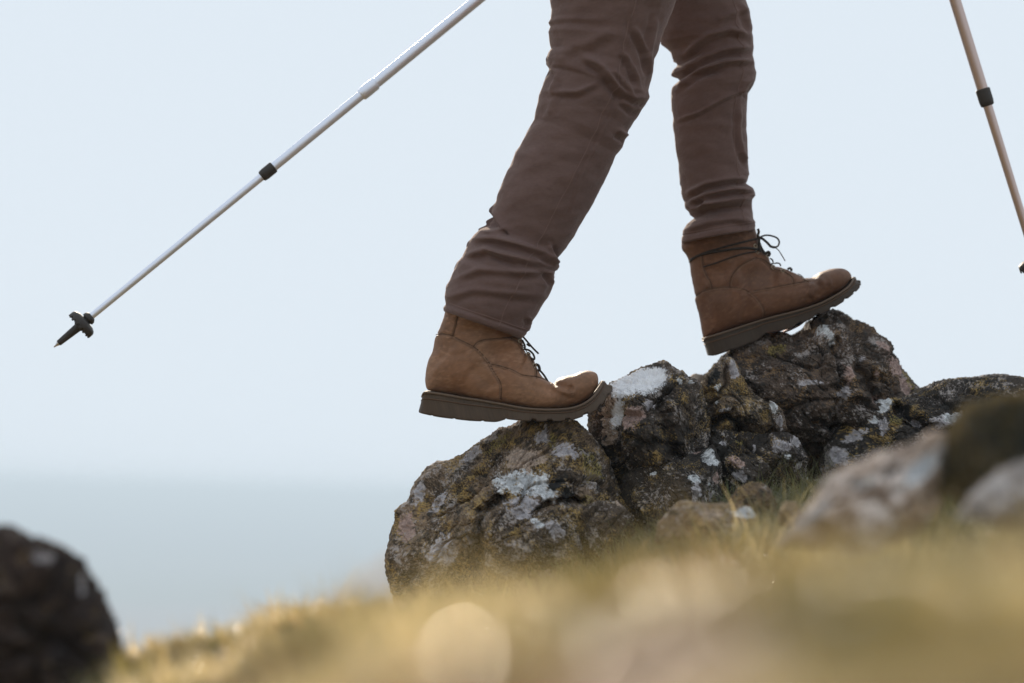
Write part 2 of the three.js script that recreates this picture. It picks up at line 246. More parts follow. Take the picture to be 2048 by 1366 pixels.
rock({ label: 'dark squarish block with orange stains low in the middle of the outcrop', c: [1478, 925], d: 3.3, rz: 0.11, n: 95, seed: 7, p: 3.4, ochre: 0.05, extra: ROCKGROUP, pal: { mid: [0.055, 0.04, 0.03], dark: [0.013, 0.01, 0.007] },
  out: [[1425, 1010], [1420, 940], [1424, 880], [1450, 862], [1500, 868], [1530, 872], [1545, 900], [1545, 960], [1530, 1010], [1470, 1020]], patches: [[1470, 880, 9, 'moss', 14], [1440, 885, 6, 'lilac', 5], [1502, 890, 3, 'lilac', 10], [1470, 945, 18, 'lilac', 12], [1460, 920, 18, 'pink', 12]] });
rock({ label: 'grey-frosted block beside the black gap at the outcrop centre', c: [1580, 915], d: 3.28, rz: 0.09, n: 85, seed: 8, p: 3.2, crust: 0.25, extra: ROCKGROUP, pal: { mid: [0.065, 0.05, 0.042], dark: [0.014, 0.011, 0.009] },
  out: [[1528, 985], [1530, 880], [1545, 868], [1575, 866], [1596, 878], [1610, 900], [1612, 950], [1600, 985], [1560, 995]], patches: [[1555, 885, 22, 'lilac', 18], [1590, 885, 12, 'lilac', 14], [1565, 910, 8, 'white', 5], [1545, 910, 8, 'lilac', 20], [1590, 930, 14, 'lilac', 12]] });
rock({ label: 'dark low rock below the white-topped rock, dotted with round white lichens', c: [1345, 985], d: 3.24, rz: 0.12, n: 120, seed: 9, p: 3.2, extra: ROCKGROUP, ochre: 0.02, pal: { mid: [0.05, 0.038, 0.028], dark: [0.012, 0.009, 0.007] },
  out: [[1245, 1040], [1240, 985], [1250, 950], [1290, 930], [1330, 915], [1370, 910], [1400, 905], [1425, 890], [1438, 920], [1440, 980], [1430, 1040], [1380, 1080], [1300, 1080]],
  patches: [[1302, 943, 9, 'white', 7], [1380, 950, 14, 'white', 8, -0.2], [1382, 982, 13, 'lilac', 18], [1400, 992, 14, 'lilac', 12], [1414, 982, 8, 'lilac', 14], [1418, 918, 14, 'white', 20, 0.2], [1428, 955, 9, 'pink', 13], [1410, 962, 4, 'white', 4], [1390, 900, 10, 'pink', 4, 0.5]] });
rock({ label: 'broad black and grey lichened rock at the right edge behind the foreground', c: [1900, 880], d: 3.38, rz: 0.2, n: 165, seed: 10, p: 3, ochre: 0.2, crust: 0.15, extra: ROCKGROUP, pal: { mid: [0.07, 0.055, 0.044], dark: [0.014, 0.011, 0.009] },
  out: [[1640, 940], [1652, 895], [1668, 868], [1700, 838], [1728, 812], [1752, 797], [1772, 793], [1800, 796], [1825, 796], [1850, 789], [1880, 773], [1905, 765], [1940, 760], [1975, 755], [2020, 754], [2050, 758], [2120, 770], [2220, 830], [2260, 950], [2150, 1060], [1950, 1080], [1780, 1050], [1680, 1000]],
  patches: [[1762, 800, 18, 'white', 9, -0.3], [1760, 815, 12, 'white', 8, 0.6], [1735, 838, 12, 'white', 8], [1755, 850, 8, 'lilac', 16], [1805, 832, 22, 'black', 17], [1800, 818, 14, 'black', 12], [1820, 848, 14, 'lilac', 8, -0.6], [1862, 838, 34, 'lilac', 14, 0.15], [1880, 830, 26, 'white', 8, 0.2], [1878, 852, 9, 'black', 8], [1670, 910, 20, 'lilac', 22], [1782, 835, 12, 'moss', 14], [1700, 870, 26, 'lilac', 10, 0.5]],
  cracks: [{ line: [[1785, 812], [1805, 830], [1822, 850], [1850, 864], [1890, 862]], w: 10, depth: 0.05 }] });
rock({ label: 'low ochre stone half sunk in grass before the outcrop', name: 'stone', c: [1415, 1045], d: 2.75, rz: 0.06, n: 85, seed: 11, p: 2.3, amp: 0.6, crust: 0.25, ochre: 0.4, extra: ROCKGROUP, pal: { mid: [0.28, 0.2, 0.12], dark: [0.13, 0.08, 0.045] },
  out: [[1310, 1085], [1318, 1045], [1345, 1015], [1362, 1000], [1385, 1002], [1420, 1008], [1460, 1008], [1500, 1014], [1512, 1036], [1500, 1075], [1400, 1110]], patches: [[1485, 1024, 24, 'white', 10], [1420, 1025, 24, 'tan', 10]] });
rock({ label: 'small rust-brown stone at the foot of the outcrop, left of the pale slab', name: 'stone', c: [1502, 1000], d: 2.95, rz: 0.05, n: 70, seed: 12, p: 2.3, amp: 0.6, ochre: 0.3, extra: ROCKGROUP, pal: { mid: [0.16, 0.1, 0.06], dark: [0.07, 0.045, 0.025] },
  out: [[1452, 1030], [1462, 1000], [1480, 980], [1505, 970], [1525, 970], [1540, 985], [1552, 1010], [1530, 1040], [1480, 1045]] });
rock({ label: 'small sunlit tan stone in the grass left of the pale slab tip', name: 'stone', c: [1578, 1025], d: 2.6, rz: 0.035, n: 50, seed: 13, p: 2.2, amp: 0.5, crust: 0.4, extra: ROCKGROUP, pal: { mid: [0.36, 0.27, 0.17], dark: [0.2, 0.14, 0.08] },
  out: [[1558, 1050], [1560, 1020], [1572, 1003], [1590, 1005], [1600, 1025], [1598, 1050]] });
rock({ label: 'small pale stone showing between the white-topped rock and the craggy stone', name: 'stone', c: [1394, 760], d: 3.5, rz: 0.04, n: 40, seed: 14, p: 2.2, amp: 0.4, pal: { mid: [0.4, 0.34, 0.28], dark: [0.26, 0.2, 0.15] }, extra: ROCKGROUP,
  out: [[1378, 780], [1382, 756], [1392, 749], [1404, 750], [1412, 765], [1405, 785]] });
rock({ label: 'blurred pale slanting slab in the right foreground', name: 'slab', c: [1760, 985], d: 1.92, rz: 0.075, n: 90, seed: 15, p: 2.2, crust: 0.7, extra: { group: 'blurred foreground rocks' }, pal: { mid: [0.56, 0.43, 0.34], dark: [0.2, 0.13, 0.09], crust: [0.8, 0.69, 0.62] },
  out: [[1545, 1090], [1580, 1052], [1625, 1010], [1665, 960], [1700, 936], [1745, 912], [1790, 900], [1830, 885], [1862, 866], [1885, 866], [1905, 890], [1900, 940], [1870, 1000], [1830, 1060], [1700, 1100]], patches: [[1830, 935, 70, 'white', 18, 0.7], [1720, 960, 30, 'white', 10, 0.4], [1620, 1030, 40, 'lilac', 10, 0.75], [1770, 940, 30, 'black', 8, 0.6]] });
const hump = rock({ label: 'dark mossy hump rising behind the pale slab at the right edge', c: [2010, 910], d: 1.9, rz: 0.07, n: 80, seed: 16, p: 2.3, amp: 1.2, extra: { group: 'blurred foreground rocks' }, pal: { mid: [0.07, 0.06, 0.03], dark: [0.02, 0.018, 0.01], ochre: [0.16, 0.13, 0.04] },
  out: [[1895, 990], [1905, 930], [1928, 880], [1960, 850], [2000, 832], [2048, 818], [2120, 795], [2200, 850], [2200, 960], [2080, 990], [1960, 1020]], patches: [[1915, 940, 30, 'moss', 20], [1890, 985, 20, 'tan', 12]] });
rock({ label: 'blurred pale stone at the right edge under the mossy hump', name: 'slab', c: [2050, 985], d: 1.75, rz: 0.06, n: 70, seed: 17, p: 2.2, crust: 0.5, extra: { group: 'blurred foreground rocks' }, pal: { mid: [0.5, 0.46, 0.45], dark: [0.34, 0.3, 0.28], crust: [0.6, 0.58, 0.58] },
  out: [[1925, 1030], [1945, 990], [1985, 950], [2030, 925], [2090, 905], [2180, 930], [2180, 1040], [2040, 1060]] });
rock({ label: 'dark blurred boulder in the lower left corner', c: [60, 1260], d: 1.95, rz: 0.08, n: 90, seed: 18, p: 3.6, amp: 1.4, ochre: -0.6, extra: { group: 'blurred foreground rocks' }, pal: { mid: [0.045, 0.025, 0.017], dark: [0.014, 0.008, 0.006], crust: [0.09, 0.06, 0.045] },
  out: [[-150, 1330], [-120, 1130], [-60, 1085], [0, 1056], [22, 1062], [46, 1082], [88, 1092], [130, 1106], [158, 1124], [176, 1160], [190, 1210], [214, 1270], [222, 1320], [200, 1420], [0, 1480], [-120, 1440]], patches: [[110, 1105, 34, 'lilac', 8, -0.2], [192, 1160, 9, 'lilac', 26, 0.15]] });

// ---------------------------------------------------------------- the walking person
const DN = 3.2, DF = 3.47;                                    // distance of the near and of the far foot
const person = group('person', P(1110, 842, DN), 'person walking right up the rocks in dark trousers rolled over brown leather boots', 'person');
const fabricBump = noiseTexture(256, (x, y) => 0.5 + 0.22 * Math.sin((x + y) * 2 * Math.PI * 32) * (0.6 + 0.4 * ring(x, y, 3, 1)) + 0.25 * ring(x, y, 9, 4));
fabricBump.repeat.set(24, 10);
const cloth = phys({ vertexColors: true, roughness: 0.95, sheen: 0.9, sheenColor: rgb(0.75, 0.62, 0.58), sheenRoughness: 0.55, bumpMap: fabricBump, bumpScale: 0.0005, side: THREE.DoubleSide });
const edge = (list, v) => { if (v <= list[0][1]) return list[0][0] + (v - list[0][1]) * (list[1][0] - list[0][0]) / (list[1][1] - list[0][1]); for (let i = 0; i < list.length - 1; i++) if (v <= list[i + 1][1]) { const t = (v - list[i][1]) / Math.max(1e-6, list[i + 1][1] - list[i][1]); return lerp(list[i][0], list[i + 1][0], t); } return list[list.length - 1][0]; };
const seamLines = [];
function leg({ seamAt = 0.35, left, right, map, d, folds, n = 460, round = 0.95, seed, hemPx = 14 }) {
  const S = F / d, m = 150, rows = [];
  for (let i = 0; i < n; i++) { const s = i / (n - 1), vl = lerp(map[0][0], map[map.length - 1][0], s); let vr = vl; for (let k = 0; k < map.length - 1; k++) if (vl >= map[k][0]) vr = lerp(map[k][1], map[k + 1][1], (vl - map[k][0]) / (map[k + 1][0] - map[k][0])); rows.push([edge(left, vl), vl, edge(right, vr), vr]); }
  const O = P(1200, 300, d);
  const raw = (i, j) => {
    const [ul, vl, ur, vr] = rows[i], a = j / m * 2 * Math.PI, c = -Math.cos(a), s = Math.sin(a);
    const u = lerp(ul, ur, 0.5 + 0.5 * c), v = lerp(vl, vr, 0.5 + 0.5 * c) , half = Math.hypot(ur - ul, vr - vl) / 2, z = s * half * round;
    return [u, v, z, (ur - ul) / 2 / half * c, s];
  };
  const place = (i, j) => {
    let [u, v, z, nx, nz] = raw(i, j); let h = 0; const zz = z < 0 ? 0.85 : 1, uu = z < 0 ? u + 9 : u;
    for (const f of folds) {
      const [dd, side, at] = lineDist(f.line, uu, v + (z < 0 ? 23 : 0)); if (dd > f.w * 5) continue;
      const sd = dd * side * (f.flip ? -1 : 1), taper = smooth(0, 0.16, at) * smooth(1, 0.8, at) * 0.85 + 0.15;
      h += zz * f.a * 1.5 * taper * (Math.exp(-((sd / f.w) ** 2)) - 0.75 * Math.exp(-(((sd - 1.7 * f.w) / (1.1 * f.w)) ** 2)));
    }
    h += 2.2 * noise(u / 90, v / 38, z / 60 + seed) + 0.6 * noise(u / 40, v / 24, z / 30 + seed) + 0.25 * noise(u / 16, v / 10, z / 14 + seed);
    const fromHem = (n - 1 - i) / (n - 1) * (rows[n - 1][1] - rows[0][1]);
    h += 1.6 * smooth(hemPx + 1.5, hemPx - 1.5, fromHem) - 1.6 * Math.exp(-(((fromHem - hemPx) / 2) ** 2));
    if (i === n - 1) h -= 6;
    return V().copy(O).addScaledVector(R, (u - 1200 + nx * h * (Math.abs(nx) > 0.9 ? 0.6 : 1)) / S).addScaledVector(U, (300 - v) / S).addScaledVector(B, (z + nz * h) / S);
  };
  const lineAt = (c) => { const a = Math.acos(-c), out = []; for (let i = 150; i < n - 3; i += 5) out.push(place(i, a / (2 * Math.PI) * m).addScaledVector(B, 0.0004)); return out; };
  let hemRow = n - 1; while ((n - 1 - hemRow) / (n - 1) * (rows[n - 1][1] - rows[0][1]) < hemPx + 3) hemRow--;
  seamLines.push(['seam', lineAt(seamAt), false], ['hem_stitching', Array.from({ length: 48 }, (_, k) => place(hemRow, k / 48 * m)), true]);
  return gridGeo(n, m, place, true, (x, y, z) => { const k = 1 + 0.1 * fbm(x * 30, y * 30, z * 30, 3) + 0.09 * noise(x * 420, y * 420, z * 420) + 0.06 * noise(x * 900, y * 260, z * 900); return [0.14 * k, 0.083 * k, 0.07 * k]; });
}
const c3 = (l) => crop(860, 0, 2.926, l), c4 = (l) => crop(860, 380, 2.926, l);
const fold = (line, a, w, flip) => ({ line, a, w, flip });
const nearLeg = leg({ d: DN - 0.003, seed: 3,
  left: [[1140, -330], [1112, -180], ...c3([[705, 0], [712, 60], [708, 110], [695, 135], [707, 158], [692, 190], [700, 240], [711, 285], [692, 310], [680, 345], [690, 385], [706, 405], [692, 430], [665, 490], [640, 560], [625, 620], [610, 700], [575, 760], [530, 850], [500, 890], [465, 980], [430, 1040], [405, 1110], [385, 1180], [365, 1250], [345, 1318]]), ...c4([[300, 228], [258, 260], [215, 330], [195, 390], [160, 420], [130, 490], [95, 570], [85, 620], [92, 660], [78, 690], [82, 715]])],
  right: [[1490, -330], [1420, -150], ...c3([[1440, 0], [1420, 60], [1390, 140], [1355, 220], [1340, 290], [1310, 350], [1305, 420], [1285, 500], [1275, 530], [1283, 575], [1265, 610], [1240, 640], [1215, 690], [1160, 760], [1150, 800], [1130, 860], [1085, 910], [1070, 960], [1040, 1020], [1000, 1100]]), ...c4([[960, 70], [900, 170], [850, 260], [800, 340], [742, 410], [756, 450], [745, 470], [712, 482], [730, 510], [712, 580], [690, 630], [650, 690], [620, 740], [590, 780], [578, 815], [555, 850], [535, 870]])],
  map: [[-330, -330], [0, 0], [130, 200], [460, 535], [624, 677]],
  folds: [fold(c3([[880, 360], [1000, 440], [1100, 560], [1180, 605], [1275, 580]]), 8, 7), fold(c3([[1165, 190], [1230, 290], [1270, 390], [1285, 470]]), 6, 6), fold(c3([[1110, 340], [1170, 430], [1215, 540]]), 5, 5), fold(c3([[700, 560], [850, 572], [980, 520]]), 4, 6), fold(c3([[695, 390], [745, 450], [730, 500], [720, 560]]), 5, 6), fold(c3([[1310, 120], [1280, 280], [1270, 380]]), 4, 6),
    fold(c3([[1050, 440], [1110, 500], [1180, 590]]), 4, 5), fold(c3([[1100, 610], [1180, 650], [1240, 640]]), 6, 6), fold(c3([[1080, 780], [1130, 800], [1150, 800]]), 5, 6), fold(c3([[760, 330], [900, 300], [1080, 220]]), 3, 10), fold(c3([[690, 700], [720, 600], [700, 480]]), 3, 7),
    fold(c3([[1165, -40], [1160, 200], [1130, 450], [1095, 600], [1060, 680], [960, 880], [900, 1000], [860, 1090], [830, 1200], [790, 1330]]), 2, 2.5),
    fold(c4([[370, 100], [400, 190], [432, 235], [380, 250], [280, 240]]), 7, 6), fold(c4([[230, 290], [380, 290], [520, 325], [660, 370], [750, 450]]), 7, 7), fold(c4([[190, 395], [330, 360], [500, 400], [640, 440], [735, 480]]), 6, 7), fold(c4([[690, 330], [705, 400], [750, 440]]), 6, 5, true), fold(c4([[110, 540], [300, 470], [500, 490], [700, 480], [735, 510]]), 4, 7), fold(c4([[90, 640], [250, 590], [450, 610], [690, 630]]), 3.5, 7), fold(c4([[300, 330], [430, 400], [540, 450]]), 3, 5), fold(c4([[690, 480], [700, 510], [720, 560]]), 5, 4), fold(c4([[570, 740], [590, 790], [560, 830]]), 4, 4)] });
const farLeg = leg({ seamAt: 0.6, d: DF - 0.02, seed: 9,
  left: [[1250, -330], [1290, -120], ...c3([[1330, 0], [1335, 150], [1340, 215], [1352, 255], [1385, 278], [1408, 300], [1420, 340], [1442, 365], [1448, 385], [1425, 410], [1416, 435], [1448, 458], [1460, 472], [1420, 510], [1412, 545], [1415, 600], [1422, 700], [1435, 850], [1455, 960], [1460, 1040], [1475, 1150], [1490, 1180], [1490, 1220], [1520, 1245], [1545, 1274]]), ...c4([[1535, 172], [1500, 200], [1480, 235], [1475, 300], [1475, 310]])],
  right: [[1470, -330], [1478, -150], ...c3([[1845, 0], [1865, 60], [1878, 130], [1880, 200], [1890, 250], [1890, 320], [1892, 360], [1906, 430], [1895, 490], [1865, 545], [1852, 640], [1850, 760], [1858, 850], [1858, 960], [1868, 1020], [1850, 1075], [1890, 1100], [1905, 1145], [1885, 1168], [1890, 1250], [1895, 1290]]), ...c4([[1885, 80], [1890, 130], [1905, 200], [1897, 240]])],
  map: [[-330, -330], [0, -10], [200, 185], [420, 400], [486, 462]],
  folds: [fold(c3([[1460, 360], [1600, 250], [1720, 210], [1870, 225]]), 6, 7), fold(c3([[1440, 430], [1580, 370], [1720, 320], [1890, 290]]), 7, 7), fold(c3([[1420, 530], [1560, 440], [1700, 390], [1890, 370]]), 7, 6), fold(c3([[1430, 720], [1560, 680], [1700, 600], [1830, 540]]), 3, 4), fold(c3([[1790, 580], [1830, 510], [1890, 470]]), 6, 6), fold(c3([[1790, 600], [1790, 800], [1810, 900], [1850, 970]]), 4, 5), fold(c3([[1480, 1150], [1600, 1090], [1750, 1060], [1860, 1060]]), 6, 6), fold(c3([[1490, 1200], [1600, 1150], [1750, 1120], [1890, 1120]]), 7, 6), fold(c3([[1510, 1260], [1600, 1210], [1750, 1180], [1890, 1170]]), 6, 6), fold(c3([[1590, 1160], [1600, 1220], [1545, 1270]]), 4, 5), fold(c4([[1500, 120], [1600, 105], [1700, 90], [1890, 90]]), 5, 5), fold(c4([[1480, 240], [1600, 200], [1750, 180], [1900, 190]]), 4, 6), fold(c3([[1650, 170], [1760, 100], [1860, 70]]), 3, 7), fold(c3([[1800, 40], [1840, 120], [1880, 200]]), 3, 7)] });
const pelvis = new THREE.SphereGeometry(1, 48, 32); pelvis.scale(0.155, 0.19, 0.2); { const o = P(1320, -300, (DN + DF) / 2); pelvis.translate(o.x, o.y, o.z); const c = new Float32Array(pelvis.attributes.position.count * 3); for (let i = 0; i < c.length; i += 3) c.set([0.14, 0.083, 0.07], i); pelvis.setAttribute('color', new THREE.BufferAttribute(c, 3)); }
add('trousers', mergeGeometries([nearLeg, farLeg, pelvis]), cloth, person);
for (const [name, pts, closed] of seamLines) add(name, tube(pts, 0.0008, 3, closed), std({ color: rgb(0.19, 0.115, 0.095), roughness: 0.9 }), person);

// boots
const leatherBump = noiseTexture(256, (x, y) => 0.5 + 0.35 * ring(x, y, 14, 2) + 0.25 * ring(x, y, 5, 8)); leatherBump.repeat.set(9, 6);
const leather = phys({ vertexColors: true, roughness: 0.62, specularIntensity: 0.7, sheen: 0.15, sheenColor: rgb(0.8, 0.6, 0.45), sheenRoughness: 0.6, bumpMap: leatherBump, bumpScale: 0.00025 });
const threadMat = std({ color: rgb(0.21, 0.12, 0.07), roughness: 0.8 }), seamMat = std({ color: rgb(0.1, 0.054, 0.03), roughness: 0.8 }), laceMat = std({ color: rgb(0.03, 0.021, 0.015), roughness: 0.85 }), soleMat = std({ vertexColors: true, roughness: 0.75 }), weltMat = std({ color: rgb(0.12, 0.078, 0.05), roughness: 0.7 }), metalMat = std({ color: rgb(0.35, 0.28, 0.2), metalness: 1, roughness: 0.35 });
function boot({ label, k, d, pairs, widths, sole, soleW, seams, folds, laces, eyelets, tone, zTilt = 0, orange }) {
  const S = F / d, b = part('boot', person); b.userData.label = label;
  const PX = ([x, y]) => k(x, y), O = P(1200, 700, d);
  const world = (u, v, z) => V().copy(O).addScaledVector(R, (u - 1200) / S).addScaledVector(U, (700 - v) / S).addScaledVector(B, z);
  const n = 320, m = 128, sp = spline(pairs.map(([bx, by, tx, ty], i) => [...PX([bx, by + (i > 2 && i < 17 ? 20 : 0)]), ...PX([tx, ty]), ...widths[i]]), n);
  const seamPx = seams.map((s) => spline(s.map(PX), Math.max(12, s.length * 5)));
  const foldPx = folds.map((f) => ({ ...f, line: f.line.map(PX) }));
  const grid = [];
  const upper = gridGeo(n, m, (i, j) => {
    const [bu, bv, tu, tv, w, boxy] = sp[i], a = j / m * 2 * Math.PI, t = 0.5 - 0.5 * Math.cos(a), sn = Math.sin(a);
    const e = t < 0.5 ? lerp(1, 0.42, boxy) : lerp(1, 0.85, boxy);
    let z = Math.max(0.0005, w) * Math.sign(sn) * Math.pow(Math.abs(sn), e), u = lerp(bu, tu, t), v = lerp(bv, tv, t);
    let h = 0;
    for (const s of seamPx) { const [dd, side] = lineDist(s, u, v); if (dd < 30) h += -0.0016 * Math.exp(-((dd / 3.2) ** 2)) + 0.0013 * side * Math.exp(-dd / 18); }
    for (const f of foldPx) { const [dd, , at] = lineDist(f.line, u, v); if (dd < f.w * 4) h += f.a * Math.exp(-((dd / f.w) ** 2)) * smooth(0, 0.2, at) * smooth(1, 0.85, at); }
    h += 0.0006 * noise(u / 60, v / 40, z * 25) + 0.0002 * noise(u / 16, v / 14, z * 60);
    z += Math.sign(sn) * h * Math.pow(Math.abs(sn), 0.4) * smooth(0, 0.012, Math.abs(z) + 0.004);
    const nv = tv - bv, nu = tu - bu, ln = Math.hypot(nu, nv) + 1e-6, ho = h * S * (1 - Math.abs(sn)) * (t > 0.5 ? 1 : -1);
    const q = world(u + nu / ln * ho, v + nv / ln * ho, z + zTilt * (v - 700) / S);
    if (sn > 0.02) grid.push([u, v, q]);
    return q;
  }, true, (x, y, z, i, j) => {
    const [bu, bv, tu, tv] = sp[i], t = 0.5 - 0.5 * Math.cos(j / m * 2 * Math.PI), u = lerp(bu, tu, t), v = lerp(bv, tv, t);
    let q = 1 + 0.3 * fbm(x * 12, y * 12, z * 12, 3) + 0.15 * fbm(x * 30, y * 30, z * 30, 4) + 0.12 * noise(x * 110, y * 110, z * 110) + 0.1 * noise(x * 420, y * 420, z * 420);
    const scuff = smooth(0.2, 0.5, fbm(x * 60 + 7, y * 120, z * 60, 3) + 0.25 * noise(x * 14, y * 14, z * 14)), red = 0.5 + 0.5 * noise(x * 12, y * 12 + 4, z * 12);
    let c = [tone[0] * q, tone[1] * q * lerp(0.9, 1.04, red), tone[2] * q * lerp(0.82, 1.1, red)];
    return mix3(c, [tone[0] * 1.5, tone[1] * 1.55, tone[2] * 1.6], 0.6 * scuff);
  });
  add('upper', upper, leather, b);
  const surf = (u, v) => { let best = 1e9, q = null; for (const g of grid) { const e = (g[0] - u) ** 2 + (g[1] - v) ** 2; if (e < best) { best = e; q = g; } } return world(u, v, q[2].clone().sub(O).dot(B)); };
  for (const s of seams) {                                    // stitched double edges
    const pts = spline(s.map(PX), s.length * 4);
    for (const off of [-1.6, 1.6]) add('seam', tube(pts.map(([u, v], i) => { const a = pts[Math.max(0, i - 1)], e = pts[Math.min(pts.length - 1, i + 1)], l = Math.hypot(e[0] - a[0], e[1] - a[1]) + 1e-6; return surf(u - (e[1] - a[1]) / l * off, v + (e[0] - a[0]) / l * off).addScaledVector(B, 0.0004); }), off < 0 ? 0.0008 : 0.0006, 3), off < 0 ? seamMat : threadMat, b);
  }
  for (const { line, r, lift, z } of laces) {
    const pts = spline(line.map(PX), line.length * 4);
    add('lace', tube(pts.map(([u, v]) => (z !== undefined ? world(u, v, z) : surf(u, v).addScaledVector(B, lift ?? 0.0015))), r ?? 0.0016, 4), laceMat, b);
  }
  for (const [x, y, z] of eyelets) { const [u, v] = PX([x, y]), q = z === undefined ? surf(u, v).addScaledVector(B, 0.001) : world(u, v, z), g = new THREE.TorusGeometry(0.0032, 0.0011, 8, 16); g.lookAt(B.clone().addScaledVector(R, 0.6)); g.translate(q.x, q.y, q.z); add('eyelet', g, metalMat, b); }
  // sole: a loft between its upper and lower outline
  const ns = 220, ms = 28, ss = spline(sole.map(([ax, ay, bx, by], i) => [...PX([ax, ay]), ...PX([bx, by]), soleW[i]]), ns);
  const soleGeo = gridGeo(ns + 2, ms, (i, j) => {
    const q = ss[clamp(i - 1, 0, ns - 1)], [au, av, bu, bv, w] = q, closed = i === 0 || i === ns + 1, a = j / ms * 2 * Math.PI;
    let sx = Math.sign(Math.cos(a)) * Math.pow(Math.abs(Math.cos(a)), 0.16), sy = Math.sign(Math.sin(a)) * Math.pow(Math.abs(Math.sin(a)), 0.16);
    if (closed) { sx = 0; }
    const t = 0.5 - 0.5 * sy, lug = sy < -0.5 && (i > 110 ? (i % 15) < 5 : (i % 22) < 2) && Math.abs(sx) > 0.35 ? (i > 110 ? 0.0034 : 0.0015) : 0;
    const flare = 1 + 0.03 * (t - 0.5);
    return world(lerp(au, bu, t), lerp(av, bv, t), Math.max(0.0005, w) * sx * flare + zTilt * (lerp(av, bv, t) - 700) / S).addScaledVector(U, lug);
  }, true, (x, y, z) => { const q = 1 + 0.25 * fbm(x * 40, y * 40, z * 40, 3) + 0.15 * noise(x * 300, y * 300, z * 300); return [0.4 * tone[0] * q * 0.85, 0.4 * tone[0] * q * 0.56, 0.4 * tone[0] * q * 0.36]; });
  add('sole', soleGeo, soleMat, b);
  for (const [off, out, r, name, mat] of [[0.05, 0.0006, 0.0021, 'welt', weltMat], [0.3, 0.0002, 0.0011, 'sole_groove', seamMat]]) {
    const side = (sg) => ss.filter((_, i) => i % 5 === 0 || i === ns - 1).map(([au, av, bu, bv, w]) => world(lerp(au, bu, off), lerp(av, bv, off), sg * (w + out) + zTilt * (av - 700) / S));
    add(name, tube([...side(1), ...side(-1).reverse()], r, 3, true, 8), mat, b);
  }
  if (orange) { const pts = orange.map(PX), sh = gridGeo(24, 12, (i, j) => { const [u, v] = spline(pts, 24)[i]; const z = (j / 11 - 0.5) * 0.09; return world(u, v, z).addScaledVector(U, -0.0035 * Math.sin(i / 23 * Math.PI)); }); add('shank_plate', sh, std({ color: rgb(0.8, 0.2, 0.03), roughness: 0.5, side: THREE.DoubleSide }), b); }
  return b;
}
const kN = (x, y) => [800 + x / 4.096, 560 + y / 4.096], kF = (x, y) => [1300 + x / 4.096, 420 + y / 4.096];
